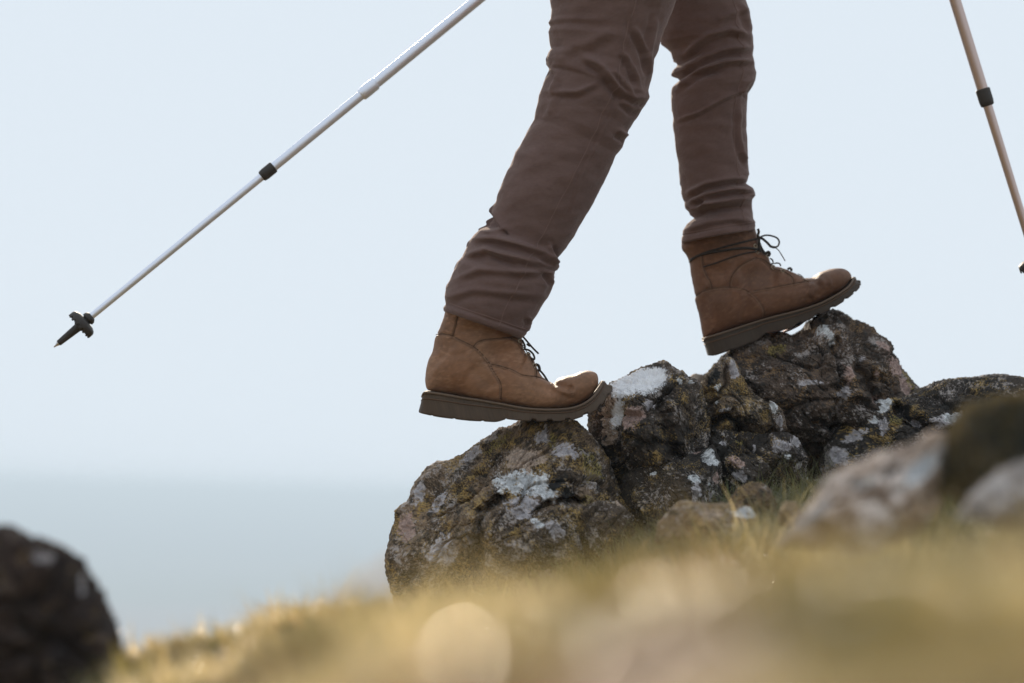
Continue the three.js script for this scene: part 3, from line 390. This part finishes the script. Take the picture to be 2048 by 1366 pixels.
boot({ label: 'rear boot, bent at the toe, trailing on the left boulder', k: kN, d: DN, tone: [0.235, 0.122, 0.066],
  pairs: [[1624, 838, 1624, 826], [1618, 872, 1620, 788], [1598, 900, 1602, 760], [1560, 935, 1552, 742], [1504, 975, 1490, 748], [1440, 1005, 1420, 775], [1370, 1022, 1335, 793], [1310, 1030, 1282, 815], [1240, 1036, 1244, 852], [1150, 1036, 1212, 835], [1050, 1026, 1165, 780], [920, 1006, 1128, 712], [760, 980, 1096, 650], [580, 948, 1062, 600], [400, 914, 1030, 548], [275, 892, 1012, 505], [222, 872, 1000, 470], [206, 830, 992, 430], [212, 750, 990, 395], [235, 655, 990, 360], [268, 580, 990, 330], [287, 500, 990, 300], [300, 435, 990, 275], [325, 385, 985, 250], [355, 310, 975, 220], [370, 250, 965, 190], [380, 190, 955, 150]],
  widths: [[0.003, 0.6], [0.02, 0.7], [0.03, 0.8], [0.038, 0.85], [0.044, 0.9], [0.047, 0.9], [0.049, 0.9], [0.05, 0.9], [0.05, 0.9], [0.049, 0.9], [0.047, 0.85], [0.043, 0.8], [0.04, 0.75], [0.038, 0.65], [0.037, 0.5], [0.036, 0.3], [0.0365, 0.15], [0.037, 0.1], [0.0375, 0.05], [0.037, 0], [0.037, 0], [0.038, 0], [0.04, 0], [0.042, 0], [0.044, 0], [0.045, 0], [0.045, 0]],
  sole: [[188, 945, 155, 1082], [200, 918, 185, 1092], [222, 908, 270, 1110], [300, 915, 340, 1122], [400, 930, 450, 1135], [520, 952, 560, 1148], [640, 970, 680, 1154], [740, 988, 790, 1158], [830, 1004, 870, 1136], [900, 1018, 900, 1138], [1000, 1036, 990, 1146], [1100, 1046, 1090, 1150], [1200, 1050, 1180, 1152], [1300, 1047, 1280, 1150], [1400, 1036, 1390, 1142], [1490, 1006, 1500, 1108], [1560, 958, 1590, 1068], [1605, 908, 1650, 1010], [1635, 862, 1700, 945], [1650, 835, 1738, 895], [1668, 835, 1722, 872]],
  soleW: [0.012, 0.022, 0.029, 0.033, 0.035, 0.035, 0.035, 0.035, 0.037, 0.04, 0.044, 0.047, 0.05, 0.052, 0.052, 0.05, 0.046, 0.039, 0.029, 0.018, 0.008],
  seams: [[[297, 455], [350, 448], [420, 460], [500, 500], [600, 550], [660, 600], [720, 670], [770, 760], [815, 830], [825, 900], [820, 970]], [[470, 300], [455, 370], [432, 455]], [[612, 548], [640, 515], [700, 495], [800, 485], [900, 475], [975, 472]], [[905, 482], [960, 510], [1010, 560], [1050, 620], [1090, 690], [1112, 740], [1108, 790]], [[750, 695], [830, 710], [920, 740], [1000, 780], [1105, 792]], [[1115, 792], [1170, 815], [1225, 848]]],
  folds: [{ line: [[680, 580], [800, 600], [1000, 620], [1040, 640]], a: -0.007, w: 24 }, { line: [[330, 640], [420, 720], [560, 800]], a: 0.004, w: 36 }, { line: [[380, 330], [520, 380], [700, 420]], a: -0.003, w: 20 }, { line: [[560, 700], [680, 800], [760, 900]], a: -0.003, w: 14 }, { line: [[1060, 820], [1150, 830], [1220, 862], [1300, 880], [1380, 915], [1440, 900]], a: 0.005, w: 7 }, { line: [[1240, 850], [1300, 858], [1370, 885], [1420, 870]], a: -0.008, w: 6 }, { line: [[1180, 870], [1280, 920], [1400, 950]], a: -0.002, w: 9 }, { line: [[280, 640], [420, 620], [560, 600]], a: -0.0016, w: 8 }, { line: [[480, 420], [640, 400], [800, 440]], a: -0.0018, w: 10 }],
  laces: [{ line: [[1005, 462], [1030, 490], [1055, 520], [1090, 560], [1135, 604]], z: 0.012, r: 0.0017 }, { line: [[1040, 520], [1060, 535], [1070, 530]], z: 0.013, r: 0.0026 }, { line: [[1025, 568], [1055, 575], [1085, 600], [1100, 632], [1096, 650], [1075, 640]], z: 0.016, r: 0.0018 }, { line: [[1000, 490], [1022, 540], [1020, 575]], z: 0.014, r: 0.0019 }, { line: [[1110, 690], [1132, 700], [1142, 730], [1128, 745]], z: 0.014, r: 0.0026 }, { line: [[1140, 735], [1180, 780], [1218, 845]], z: 0.004, r: 0.0018 }],
  eyelets: [[985, 500], [1012, 552], [1050, 610], [1100, 700]] });
boot({ label: 'front boot, planted flat and pointing up on the tall rock', k: kF, d: DF, tone: [0.145, 0.068, 0.036],
  pairs: [[1643, 556, 1643, 542], [1636, 572, 1634, 522], [1612, 600, 1608, 496], [1570, 632, 1556, 478], [1510, 668, 1500, 480], [1430, 712, 1440, 495], [1350, 752, 1388, 516], [1270, 782, 1335, 545], [1190, 806, 1295, 553], [1110, 826, 1252, 548], [1010, 852, 1215, 520], [900, 882, 1150, 497], [780, 920, 1080, 470], [650, 962, 1025, 450], [540, 1002, 990, 420], [470, 1024, 975, 385], [438, 1024, 960, 355], [422, 980, 940, 335], [408, 900, 915, 315], [390, 810, 902, 290], [370, 720, 895, 270], [350, 600, 888, 245], [335, 500, 882, 220], [325, 430, 874, 200], [300, 370, 868, 180], [264, 325, 862, 160], [258, 270, 858, 130], [262, 220, 850, 80]],
  widths: [[0.003, 0.6], [0.018, 0.7], [0.03, 0.8], [0.039, 0.85], [0.045, 0.9], [0.048, 0.9], [0.05, 0.9], [0.05, 0.9], [0.05, 0.9], [0.048, 0.9], [0.046, 0.85], [0.043, 0.8], [0.04, 0.75], [0.038, 0.65], [0.037, 0.5], [0.036, 0.3], [0.0365, 0.15], [0.037, 0.1], [0.0375, 0.05], [0.037, 0], [0.037, 0], [0.038, 0], [0.04, 0], [0.042, 0], [0.044, 0], [0.045, 0], [0.046, 0], [0.046, 0]],
  sole: [[440, 1064, 475, 1190], [442, 1045, 490, 1193], [462, 1035, 520, 1192], [520, 1018, 570, 1176], [600, 992, 640, 1152], [680, 966, 720, 1128], [760, 940, 790, 1100], [830, 918, 860, 1072], [900, 898, 920, 1022], [960, 880, 990, 1005], [1050, 857, 1080, 985], [1150, 832, 1180, 950], [1250, 804, 1290, 895], [1330, 777, 1390, 850], [1400, 746, 1480, 800], [1480, 704, 1560, 750], [1540, 668, 1620, 705], [1590, 632, 1670, 665], [1630, 588, 1705, 625], [1650, 560, 1714, 604], [1668, 556, 1706, 590]],
  soleW: [0.012, 0.022, 0.029, 0.033, 0.035, 0.035, 0.035, 0.035, 0.037, 0.04, 0.044, 0.047, 0.05, 0.052, 0.052, 0.05, 0.046, 0.039, 0.029, 0.018, 0.008],
  seams: [[[375, 712], [420, 675], [500, 652], [600, 642], [700, 648], [770, 668], [830, 710], [880, 770], [908, 830], [912, 872]], [[410, 385], [415, 450], [440, 530], [475, 590], [490, 645]], [[640, 640], [645, 580], [680, 510], [750, 450], [850, 400]], [[855, 402], [910, 412], [960, 440], [1000, 485], [1070, 508], [1120, 535], [1148, 570], [1150, 605]], [[825, 672], [950, 650], [1100, 622], [1220, 600], [1275, 595]], [[1200, 530], [1235, 552], [1243, 580], [1270, 594]]],
  folds: [{ line: [[700, 570], [800, 540], [930, 530], [1050, 560]], a: -0.007, w: 24 }, { line: [[450, 800], [600, 780], [760, 800]], a: 0.004, w: 34 }, { line: [[420, 480], [540, 500], [620, 540]], a: -0.004, w: 18 }, { line: [[1290, 560], [1340, 600], [1360, 660], [1330, 720]], a: -0.003, w: 7 }, { line: [[1330, 560], [1400, 600], [1460, 590]], a: 0.003, w: 8 }, { line: [[1280, 600], [1300, 660], [1270, 720]], a: 0.002, w: 8 }, { line: [[1380, 530], [1410, 580], [1400, 640]], a: -0.002, w: 5 }, { line: [[520, 600], [640, 570], [760, 560]], a: 0.002, w: 10 }, { line: [[440, 420], [560, 400], [700, 380]], a: -0.0016, w: 8 }, { line: [[345, 560], [420, 600], [470, 640]], a: 0.0018, w: 8 }],
  laces: [{ line: [[872, 238], [780, 262], [680, 288], [560, 320], [450, 352], [380, 380], [322, 425]], r: 0.0017 }, { line: [[880, 328], [790, 318], [690, 325], [590, 340], [480, 358], [390, 378], [330, 410]], r: 0.0022 }, { line: [[860, 345], [760, 362], [650, 395], [540, 435], [430, 470]], r: 0.0013 },
    { line: crop(573.4, 122.9, 2.5, [[770, 275], [840, 240], [930, 217], [1040, 230], [1150, 275], [1193, 350], [1172, 430], [1110, 465]]), z: 0.012, r: 0.0016 }, { line: crop(573.4, 122.9, 2.5, [[780, 280], [840, 285], [900, 330], [960, 385], [1010, 440], [1060, 460], [1110, 465]]), z: 0.014, r: 0.0023 }, { line: crop(573.4, 122.9, 2.5, [[1110, 465], [1180, 530], [1240, 620], [1312, 745]]), z: 0.014, r: 0.0009 },
    { line: crop(573.4, 122.9, 2.5, [[745, 90], [765, 150], [750, 220], [770, 300], [775, 420], [800, 560]]), z: 0.02, r: 0.0024 }, { line: crop(573.4, 122.9, 2.5, [[780, 380], [830, 500], [900, 590], [960, 560], [990, 600], [960, 650]]), z: 0.017, r: 0.0026 }, { line: crop(573.4, 122.9, 2.5, [[1000, 690], [1050, 720], [1065, 790], [1020, 800]]), z: 0.014, r: 0.0013 }, { line: crop(573.4, 122.9, 2.5, [[1085, 800], [1140, 785], [1200, 800], [1220, 850]]), z: 0.014, r: 0.0013 }, { line: crop(573.4, 122.9, 2.5, [[1360, 910], [1410, 890], [1440, 920], [1430, 950]]), z: 0.014, r: 0.0022 }],
  eyelets: [[850, 300], [868, 345], [955, 372], [1000, 470], [1075, 500]],
  orange: [[940, 1006], [1000, 1000], [1080, 988], [1180, 948], [1230, 925]] });

// the part of the walker above the photograph: body, jacket, hair
function blob(sdf, centre, half, res) {
  const mc = new MarchingCubes(res, new THREE.MeshBasicMaterial(), false, false, 160000), q = V();
  mc.isolation = 0;
  for (let z = 0; z < res; z++) for (let y = 0; y < res; y++) for (let x = 0; x < res; x++) { q.set((x - res / 2) / (res / 2), (y - res / 2) / (res / 2), (z - res / 2) / (res / 2)).multiplyScalar(half).add(centre); mc.field[x + y * res + z * res * res] = -sdf(q); }
  mc.update();
  const n = mc.count, pos = mc.positionArray.slice(0, n * 3), g = new THREE.BufferGeometry();
  for (let i = 0; i < n; i++) { pos[i * 3] = pos[i * 3] * half + centre.x; pos[i * 3 + 1] = pos[i * 3 + 1] * half + centre.y; pos[i * 3 + 2] = pos[i * 3 + 2] * half + centre.z; }
  g.setAttribute('position', new THREE.BufferAttribute(pos, 3)); g.setAttribute('normal', new THREE.BufferAttribute(mc.normalArray.slice(0, n * 3), 3)); return g;
}
const cap = (a, b, ra, rb) => { const ab = b.clone().sub(a), l = ab.lengthSq(), pa = V(); return (q) => { pa.copy(q).sub(a); const t = clamp(pa.dot(ab) / l); return pa.addScaledVector(ab, -t).length() - lerp(ra, rb, t); }; };
const union = (fs, k) => (q) => { let s = 0; for (const f of fs) s += Math.exp(-f(q) / k); return -k * Math.log(s + 1e-30); };
const gripN = P(1660, -815, 3.08), gripF = P(1248, -240, 3.62);
const J = { hip: P(1330, -320, 3.33), chest: P(1400, -800, 3.33), neck: P(1425, -985, 3.33), head: P(1462, -1120, 3.33), sN: P(1400, -890, 3.13), eN: P(1450, -545, 3.05), sF: P(1405, -890, 3.53), eF: P(1240, -590, 3.64) };
const wN = gripN.clone().addScaledVector(V().subVectors(gripN, J.eN).normalize(), -0.075), wF = gripF.clone().addScaledVector(V().subVectors(gripF, J.eF).normalize(), -0.075);
const limbs = [cap(J.hip, J.chest, 0.1, 0.12), cap(J.chest, J.neck, 0.11, 0.05), cap(J.neck, J.head, 0.05, 0.055), cap(J.sN, J.eN, 0.05, 0.038), cap(J.eN, wN, 0.038, 0.027), cap(J.sF, J.eF, 0.05, 0.038), cap(J.eF, wF, 0.038, 0.027), cap(J.sN, J.sF, 0.055, 0.055)];
const headShape = union([cap(P(1455, -1150, 3.33), P(1462, -1120, 3.33), 0.088, 0.085), cap(P(1480, -1090, 3.33), P(1500, -1060, 3.33), 0.05, 0.035), cap(P(1552, -1120, 3.33), P(1568, -1095, 3.33), 0.006, 0.012), cap(P(1455, -1105, 3.24), P(1452, -1085, 3.24), 0.016, 0.012), cap(P(1455, -1105, 3.42), P(1452, -1085, 3.42), 0.016, 0.012), cap(J.neck, P(1450, -1080, 3.33), 0.052, 0.055)], 0.012);
function handShape(wrist, grip, axis) {                       // palm, four fingers curled round the grip, thumb along the other side
  const into = V().subVectors(grip, wrist).normalize(), side = V().crossVectors(axis, into).normalize(), fs = [cap(wrist, grip.clone().addScaledVector(into, -0.03), 0.026, 0.024)];
  for (let i = 0; i < 4; i++) {
    const c = grip.clone().addScaledVector(axis, 0.03 - i * 0.021), at = (a, r) => c.clone().addScaledVector(into, Math.cos(a) * r).addScaledVector(side, Math.sin(a) * r), r = 0.026, len = [2.3, 2.6, 2.5, 2.1][i];
    fs.push(cap(c.clone().addScaledVector(into, -0.035), at(Math.PI * 0.75, r + 0.003), 0.012, 0.0095));
    for (let s = 0; s < 3; s++) fs.push(cap(at(Math.PI * 0.75 - s * len / 3, r), at(Math.PI * 0.75 - (s + 1) * len / 3, r), 0.0092 - s * 0.0008, 0.0086 - s * 0.0008));
  }
  const th = (a, o) => grip.clone().addScaledVector(axis, o).addScaledVector(into, Math.cos(a) * 0.027).addScaledVector(side, Math.sin(a) * 0.027);
  fs.push(cap(grip.clone().addScaledVector(into, -0.045), th(Math.PI * 1.3, 0.025), 0.014, 0.011), cap(th(Math.PI * 1.3, 0.025), th(Math.PI * 1.75, 0.035), 0.011, 0.009));
  return union(fs, 0.003);
}
const axN = V().subVectors(P(1910, 0, 3.08), P(1970, 195, 3.08)).normalize(), axF = V().subVectors(P(930, 20, 3.5), P(110, 692, 3.4)).normalize();
const skin = phys({ color: rgb(0.5, 0.3, 0.22), roughness: 0.6 });
const bodyGeo = [blob(union(limbs, 0.02), P(1400, -650, 3.33), 0.62, 84), blob(headShape, P(1470, -1100, 3.33), 0.17, 56), blob(handShape(wN, gripN, axN), gripN.clone().lerp(wN, 0.3), 0.1, 60), blob(handShape(wF, gripF, axF), gripF.clone().lerp(wF, 0.3), 0.1, 60)];
add('body', mergeGeometries(bodyGeo), skin, person);
const sleeves = union([cap(J.hip, J.chest, 0.135, 0.15), cap(P(1310, -380, 3.25), P(1310, -380, 3.41), 0.12, 0.12), cap(J.chest, P(1425, -950, 3.33), 0.14, 0.075), cap(J.sN, J.eN, 0.068, 0.055), cap(J.eN, wN, 0.055, 0.04), cap(J.sF, J.eF, 0.068, 0.055), cap(J.eF, wF, 0.055, 0.04), cap(J.sN, J.sF, 0.08, 0.08)], 0.025);
add('jacket', blob(sleeves, P(1400, -650, 3.33), 0.62, 84), std({ color: rgb(0.05, 0.06, 0.045), roughness: 0.85 }), person);
add('hair', blob(union([cap(P(1440, -1165, 3.33), P(1450, -1150, 3.33), 0.097, 0.096), cap(P(1405, -1120, 3.33), P(1412, -1080, 3.33), 0.06, 0.05)], 0.01), P(1440, -1140, 3.33), 0.18, 48), std({ color: rgb(0.04, 0.025, 0.015), roughness: 0.7 }), person);

// ---------------------------------------------------------------- walking poles
const alu = std({ color: rgb(0.8, 0.83, 0.92), metalness: 0.8, roughness: 0.48 }), black = std({ color: rgb(0.03, 0.023, 0.018), roughness: 0.6 }), steel = std({ color: rgb(0.55, 0.53, 0.52), metalness: 1, roughness: 0.3 });
const bronze = std({ color: rgb(0.52, 0.4, 0.36), metalness: 0.9, roughness: 0.34 });
function walkingPole({ tip, dir, length, marks, label, shaftMat, upperCollar = black, s = 1 }) {
  const g = group('walking_pole', tip, label, 'walking pole', { group: 'walking poles in the hands of the walker' });
  const q = new THREE.Quaternion().setFromUnitVectors(V(0, 1, 0), dir);
  const lathe = (name, prof, mat, parent = g) => { const geo = new THREE.LatheGeometry(prof.map(([r, y]) => new THREE.Vector2(r * s, y)), 32).applyQuaternion(q).translate(tip.x, tip.y, tip.z); return add(name, geo, mat, parent); };
  lathe('tip', [[0.0001, 0], [0.0014, 0], [0.0017, 0.003], [0.0019, 0.004], [0.0042, 0.0095], [0.0042, 0.012]], steel);
  lathe('ferrule', [[0.0038, 0.0095], [0.0055, 0.01], [0.0078, 0.05], [0.0085, 0.052], [0.0118, 0.053], [0.0122, 0.066], [0.009, 0.068], [0.009, 0.078]], black);
  // basket: a dished disc with a toothed rim
  const nb = 96, bg = gridGeo(14, nb, (i, j) => { const a = j / nb * 2 * Math.PI, prof = [[0.008, 0.069], [0.012, 0.07], [0.018, 0.0695], [0.024, 0.067], [0.0265, 0.0645], [0.0275, 0.0615], [0.0275, 0.0585], [0.0265, 0.057], [0.0255, 0.0585], [0.025, 0.061], [0.0225, 0.064], [0.018, 0.066], [0.012, 0.0665], [0.008, 0.0655]][i];
    const tooth = i >= 6 && i <= 8 ? -0.0045 * (((j / nb * 16) % 1) < 0.5 ? 1 : 0) : 0; return V(Math.cos(a) * prof[0] * s, prof[1] + tooth, Math.sin(a) * prof[0] * s); }, true);
  bg.applyQuaternion(q).translate(tip.x, tip.y, tip.z); add('basket', bg, black, g);
  lathe('basket_washer', [[0.0075, 0.0705], [0.0125, 0.0725], [0.0118, 0.0775], [0.0085, 0.081], [0.0062, 0.082]], black);
  const [m1, m2] = marks;
  lathe('shaft', [[0.006, 0.078], [0.0072, m1]], shaftMat);
  lathe('collar', [[0.0074, m1 - 0.014], [0.0102, m1 - 0.0125], [0.0112, m1 - 0.006], [0.0112, m1 + 0.012], [0.0106, m1 + 0.0135], [0.0088, m1 + 0.0138]], black);
  lathe('shaft', [[0.0086, m1 + 0.01], [0.0088, m2]], shaftMat);
  lathe('collar', [[0.0089, m2 - 0.018], [0.0118, m2 - 0.016], [0.0122, m2 - 0.005], [0.0122, m2 + 0.014], [0.0104, m2 + 0.016]], upperCollar);
  lathe('shaft', [[0.0102, m2 + 0.012], [0.0104, length - 0.12]], shaftMat);
  lathe('grip', [[0.0105, length - 0.14], [0.0165, length - 0.135], [0.0175, length - 0.1], [0.0145, length - 0.07], [0.0165, length - 0.04], [0.015, length - 0.01], [0.021, length + 0.01], [0.022, length + 0.03], [0.015, length + 0.045], [0.0001, length + 0.047]], black);
  return g;
}
{
  const a = P(108, 694, 3.36), b = P(930, 20, 3.46), dir = V().subVectors(b, a).normalize(), onL = (u, v) => { const d = 3.4; return P(u, v, d).sub(a).dot(dir); };
  walkingPole({ tip: a, dir, length: gripF.clone().sub(a).dot(dir), marks: [onL(536, 343), onL(742, 174)], label: 'silver walking pole on the left, its tip lifted off the ground', shaftMat: alu, upperCollar: alu, s: 0.93 });  // upper collar coloured silver to stand in for the glare washing over it
  const c = P(2096, 602, 3.08), e = P(1910, 0, 3.08), dr = V().subVectors(e, c).normalize();
  walkingPole({ tip: c, dir: dr, length: gripN.clone().sub(c).dot(dr), marks: [P(1970, 195, 3.08).sub(c).dot(dr), P(1860, -165, 3.08).sub(c).dot(dr)], label: 'bronze walking pole cut by the right edge, with one black collar', shaftMat: bronze, s: 1.0 }).name = 'walking_pole_001';
}

// ---------------------------------------------------------------- grass
{
  const bladeGeo = (count, spread, hMin, hMax, wide) => {
    const pos = [], idx = [];
    for (let b = 0; b < count; b++) {
      const a = rnd() * 2 * Math.PI, r = Math.sqrt(rnd()) * spread, h = lerp(hMin, hMax, rnd()), lean = a + (rnd() - 0.5) * 2, bend = h * (0.15 + 0.75 * rnd()), w = wide * (0.6 + 0.8 * rnd()), face = rnd() * Math.PI, at = pos.length / 3;
      for (let i = 0; i <= 3; i++) { const t = i / 3, k = bend * t * t, y = h * (t - 0.25 * t * t * bend / h), x = Math.cos(a) * r + Math.cos(lean) * k, z = Math.sin(a) * r + Math.sin(lean) * k, ww = w * (1 - t * t * 0.97); pos.push(x - Math.cos(face) * ww, y, z - Math.sin(face) * ww, x + Math.cos(face) * ww, y, z + Math.sin(face) * ww); }
      for (let i = 0; i < 3; i++) { const o = at + i * 2; idx.push(o, o + 1, o + 2, o + 1, o + 3, o + 2); }
    }
    const g = new THREE.BufferGeometry(); g.setAttribute('position', new THREE.Float32BufferAttribute(pos, 3)); g.setIndex(idx); g.computeVertexNormals(); return g;
  };
  const mat = phys({ color: 0xffffff, roughness: 1, transmission: 0.55, thickness: 0, side: THREE.DoubleSide });
  const straw = [0.58, 0.43, 0.185], olive = [0.22, 0.18, 0.04], green = [0.1, 0.105, 0.03], rust = [0.34, 0.19, 0.08];
  const m4 = new THREE.Matrix4(), q = new THREE.Quaternion(), up = V(0, 1, 0), col = new THREE.Color();
  const sow = (name, label, geo, list) => {
    const im = new THREE.InstancedMesh(geo, mat, list.length); im.name = name; im.castShadow = im.receiveShadow = true;
    list.forEach(([x, z, s, c, tall], i) => { q.setFromAxisAngle(up, rnd() * 6.28); m4.compose(V(x, groundY(x, z) - 0.004, z), q, V(s, s * tall, s)); im.setMatrixAt(i, m4); im.setColorAt(i, col.setRGB(...c)); });
    tag(im, label, 'grass', { kind: 'stuff' }); scene.add(im);
  };
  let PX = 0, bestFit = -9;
  for (let o = 0; o < 400; o += 0.5) { const f = (x, d) => noise(x * 2.6 + o, 14, -d * 2.6), v = Math.min(f(0, 1.1), f(0.08, 1.15), f(-0.05, 1.05), 0.5) - Math.max(f(0.1, 0.7), f(0.04, 0.65), f(-0.04, 0.6), f(0.28, 1.2), -0.5); if (v > bestFit) { bestFit = v; PX = o; } }  // seeks the offset that puts pale grass on the sunlit crest, dark grass nearer
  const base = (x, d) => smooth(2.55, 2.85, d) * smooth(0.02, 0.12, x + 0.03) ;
  const tint = (x, z, d) => { const n = fbm(x * 7, 4, z * 7, 3), m = fbm(x * 6 + 20, 1, z * 6, 2); let c = mix3(olive, straw, smooth(-0.2, 0.15, n)); c = mix3(c, green, 0.95 * smooth(0.0, 0.3, m)); c = mix3(c, rust, 0.8 * smooth(0.2, 0.5, -m)); c = mix3(c, [0.8, 0.65, 0.36], 0.8 * smooth(0.1, 0.45, noise(x * 2.6 + PX, 14, z * 2.6) + 0.35 * noise(x * 13, 9, z * 13))); c = mix3(c, [0.13, 0.09, 0.035], 0.8 * smooth(0.12, 0.5, -noise(x * 2.6 + PX, 14, z * 2.6) + 0.35 * noise(x * 11, 2, z * 11))); c = mix3(c, [0.085, 0.105, 0.035], 0.88 * base(x, d)); const k = 0.75 + 0.5 * rnd(); return c.map((v) => v * k); };  // sun and shade painted into the colour: pale crest patch, dark near patch
  const bare = (x, d) => { const u = 1024 + x * F / d; return Math.max(smooth(0.4, 0.46, d) * smooth(0.8, 0.7, d) * smooth(950, 1100, u) * smooth(1850, 1650, u), 0.95 * smooth(0.22, 0.42, fbm(x * 5 + 3, 8, d * 5, 2))); };
  const low = [], tall = [];
  for (let i = 0; i < 110000; i++) {
    const d = 0.3 * Math.exp(rnd() * Math.log(6.5 / 0.3)), x = (rnd() - 0.5) * d * 0.95, z = -d;
    if (x < -0.1 * d && d > 1.5 && rnd() < 0.2) continue;
    if (d < 0.42 && Math.abs(x) < 0.05 && rnd() < 0.6) continue;
    if (bare(x, d) > rnd()) continue;
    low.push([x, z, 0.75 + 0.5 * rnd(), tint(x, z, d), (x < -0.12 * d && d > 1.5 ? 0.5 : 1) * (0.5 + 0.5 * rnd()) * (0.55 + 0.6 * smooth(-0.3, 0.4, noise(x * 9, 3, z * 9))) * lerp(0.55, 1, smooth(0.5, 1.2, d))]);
  }
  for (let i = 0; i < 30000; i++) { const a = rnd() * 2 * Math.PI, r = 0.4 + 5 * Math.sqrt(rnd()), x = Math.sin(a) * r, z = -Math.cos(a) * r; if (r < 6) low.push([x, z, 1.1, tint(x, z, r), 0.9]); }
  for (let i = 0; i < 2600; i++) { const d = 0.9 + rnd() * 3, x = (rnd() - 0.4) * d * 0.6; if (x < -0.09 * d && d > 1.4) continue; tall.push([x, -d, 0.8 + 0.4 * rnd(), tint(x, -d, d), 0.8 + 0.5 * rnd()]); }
  { // moss growing on the hump
    const g = bladeGeo(9, 0.01, 0.008, 0.02, 0.001), a = hump.geometry.attributes, list = [];
    for (let i = 0; i < a.position.count; i += 7) if (a.normal.getY(i) > 0.15 && rnd() < 0.7) list.push(V(a.position.getX(i), a.position.getY(i) - 0.002, a.position.getZ(i)));
    const im = new THREE.InstancedMesh(g, mat, list.length); im.name = 'moss'; im.castShadow = im.receiveShadow = true;
    list.forEach((p, i) => { q.setFromAxisAngle(up, rnd() * 6.28); im.setMatrixAt(i, m4.compose(p, q, V(1, 1, 1))); const k = 0.6 + 0.6 * rnd(); im.setColorAt(i, rnd() < 0.3 ? col.setRGB(0.2 * k, 0.14 * k, 0.045 * k) : col.setRGB(0.055 * k, 0.045 * k, 0.016 * k)); });
    im.userData.kind = 'stuff'; hump.add(im);
  }
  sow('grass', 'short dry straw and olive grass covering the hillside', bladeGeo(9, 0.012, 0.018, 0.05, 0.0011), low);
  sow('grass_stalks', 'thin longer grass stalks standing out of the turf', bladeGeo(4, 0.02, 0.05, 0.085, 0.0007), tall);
}
{ // small waxy leaves added and tilted so the low sun glints as blurred discs
  const g = new THREE.SphereGeometry(1, 12, 8, 0, Math.PI * 2, 0, 0.3); g.translate(0, -0.955, 0); g.scale(3.4, 1.6, 2.6);
  const mat = phys({ color: 0xffffff, roughness: 0.36, side: THREE.DoubleSide }), list = [];
  for (const [u, v, d, s] of [[1715, 1190, 0.56, 0.006], [1372, 1190, 0.6, 0.0026], [922, 1310, 0.56, 0.0035], [1955, 1135, 0.54, 0.005], [1880, 1220, 0.6, 0.004], [1500, 1250, 0.56, 0.003]]) { const p = P(u, v, d); list.push([p, s, 0.05]); }
  for (let i = 0; i < 2600; i++) { const d = 0.7 * Math.exp(rnd() * Math.log(3 / 0.7)), x = (rnd() - 0.5) * d * 0.6; list.push([V(x, groundY(x, -d) + 0.012 + 0.02 * rnd(), -d), 0.0012 + 0.0012 * rnd(), 0.6]); }
  const im = new THREE.InstancedMesh(g, mat, list.length), m4 = new THREE.Matrix4(), q = new THREE.Quaternion(), c = new THREE.Color(); im.name = 'glint_leaves'; im.castShadow = im.receiveShadow = true;
  list.forEach(([p, s, tilt], i) => { q.setFromUnitVectors(V(0, 1, 0), V(-0.38 + (rnd() - 0.5) * tilt, 0.91, 0.17 + (rnd() - 0.5) * tilt).normalize()).multiply(new THREE.Quaternion().setFromAxisAngle(V(0, 1, 0), rnd() * 6.28)); im.setMatrixAt(i, m4.compose(p, q, V(s, s, s))); im.setColorAt(i, c.setRGB(0.3, 0.24, 0.1)); });
  tag(im, 'tiny glossy leaves added low in the foreground turf for sun glints', 'leaves', { kind: 'stuff' }); scene.add(im);
}
renderer.render(scene, camera);
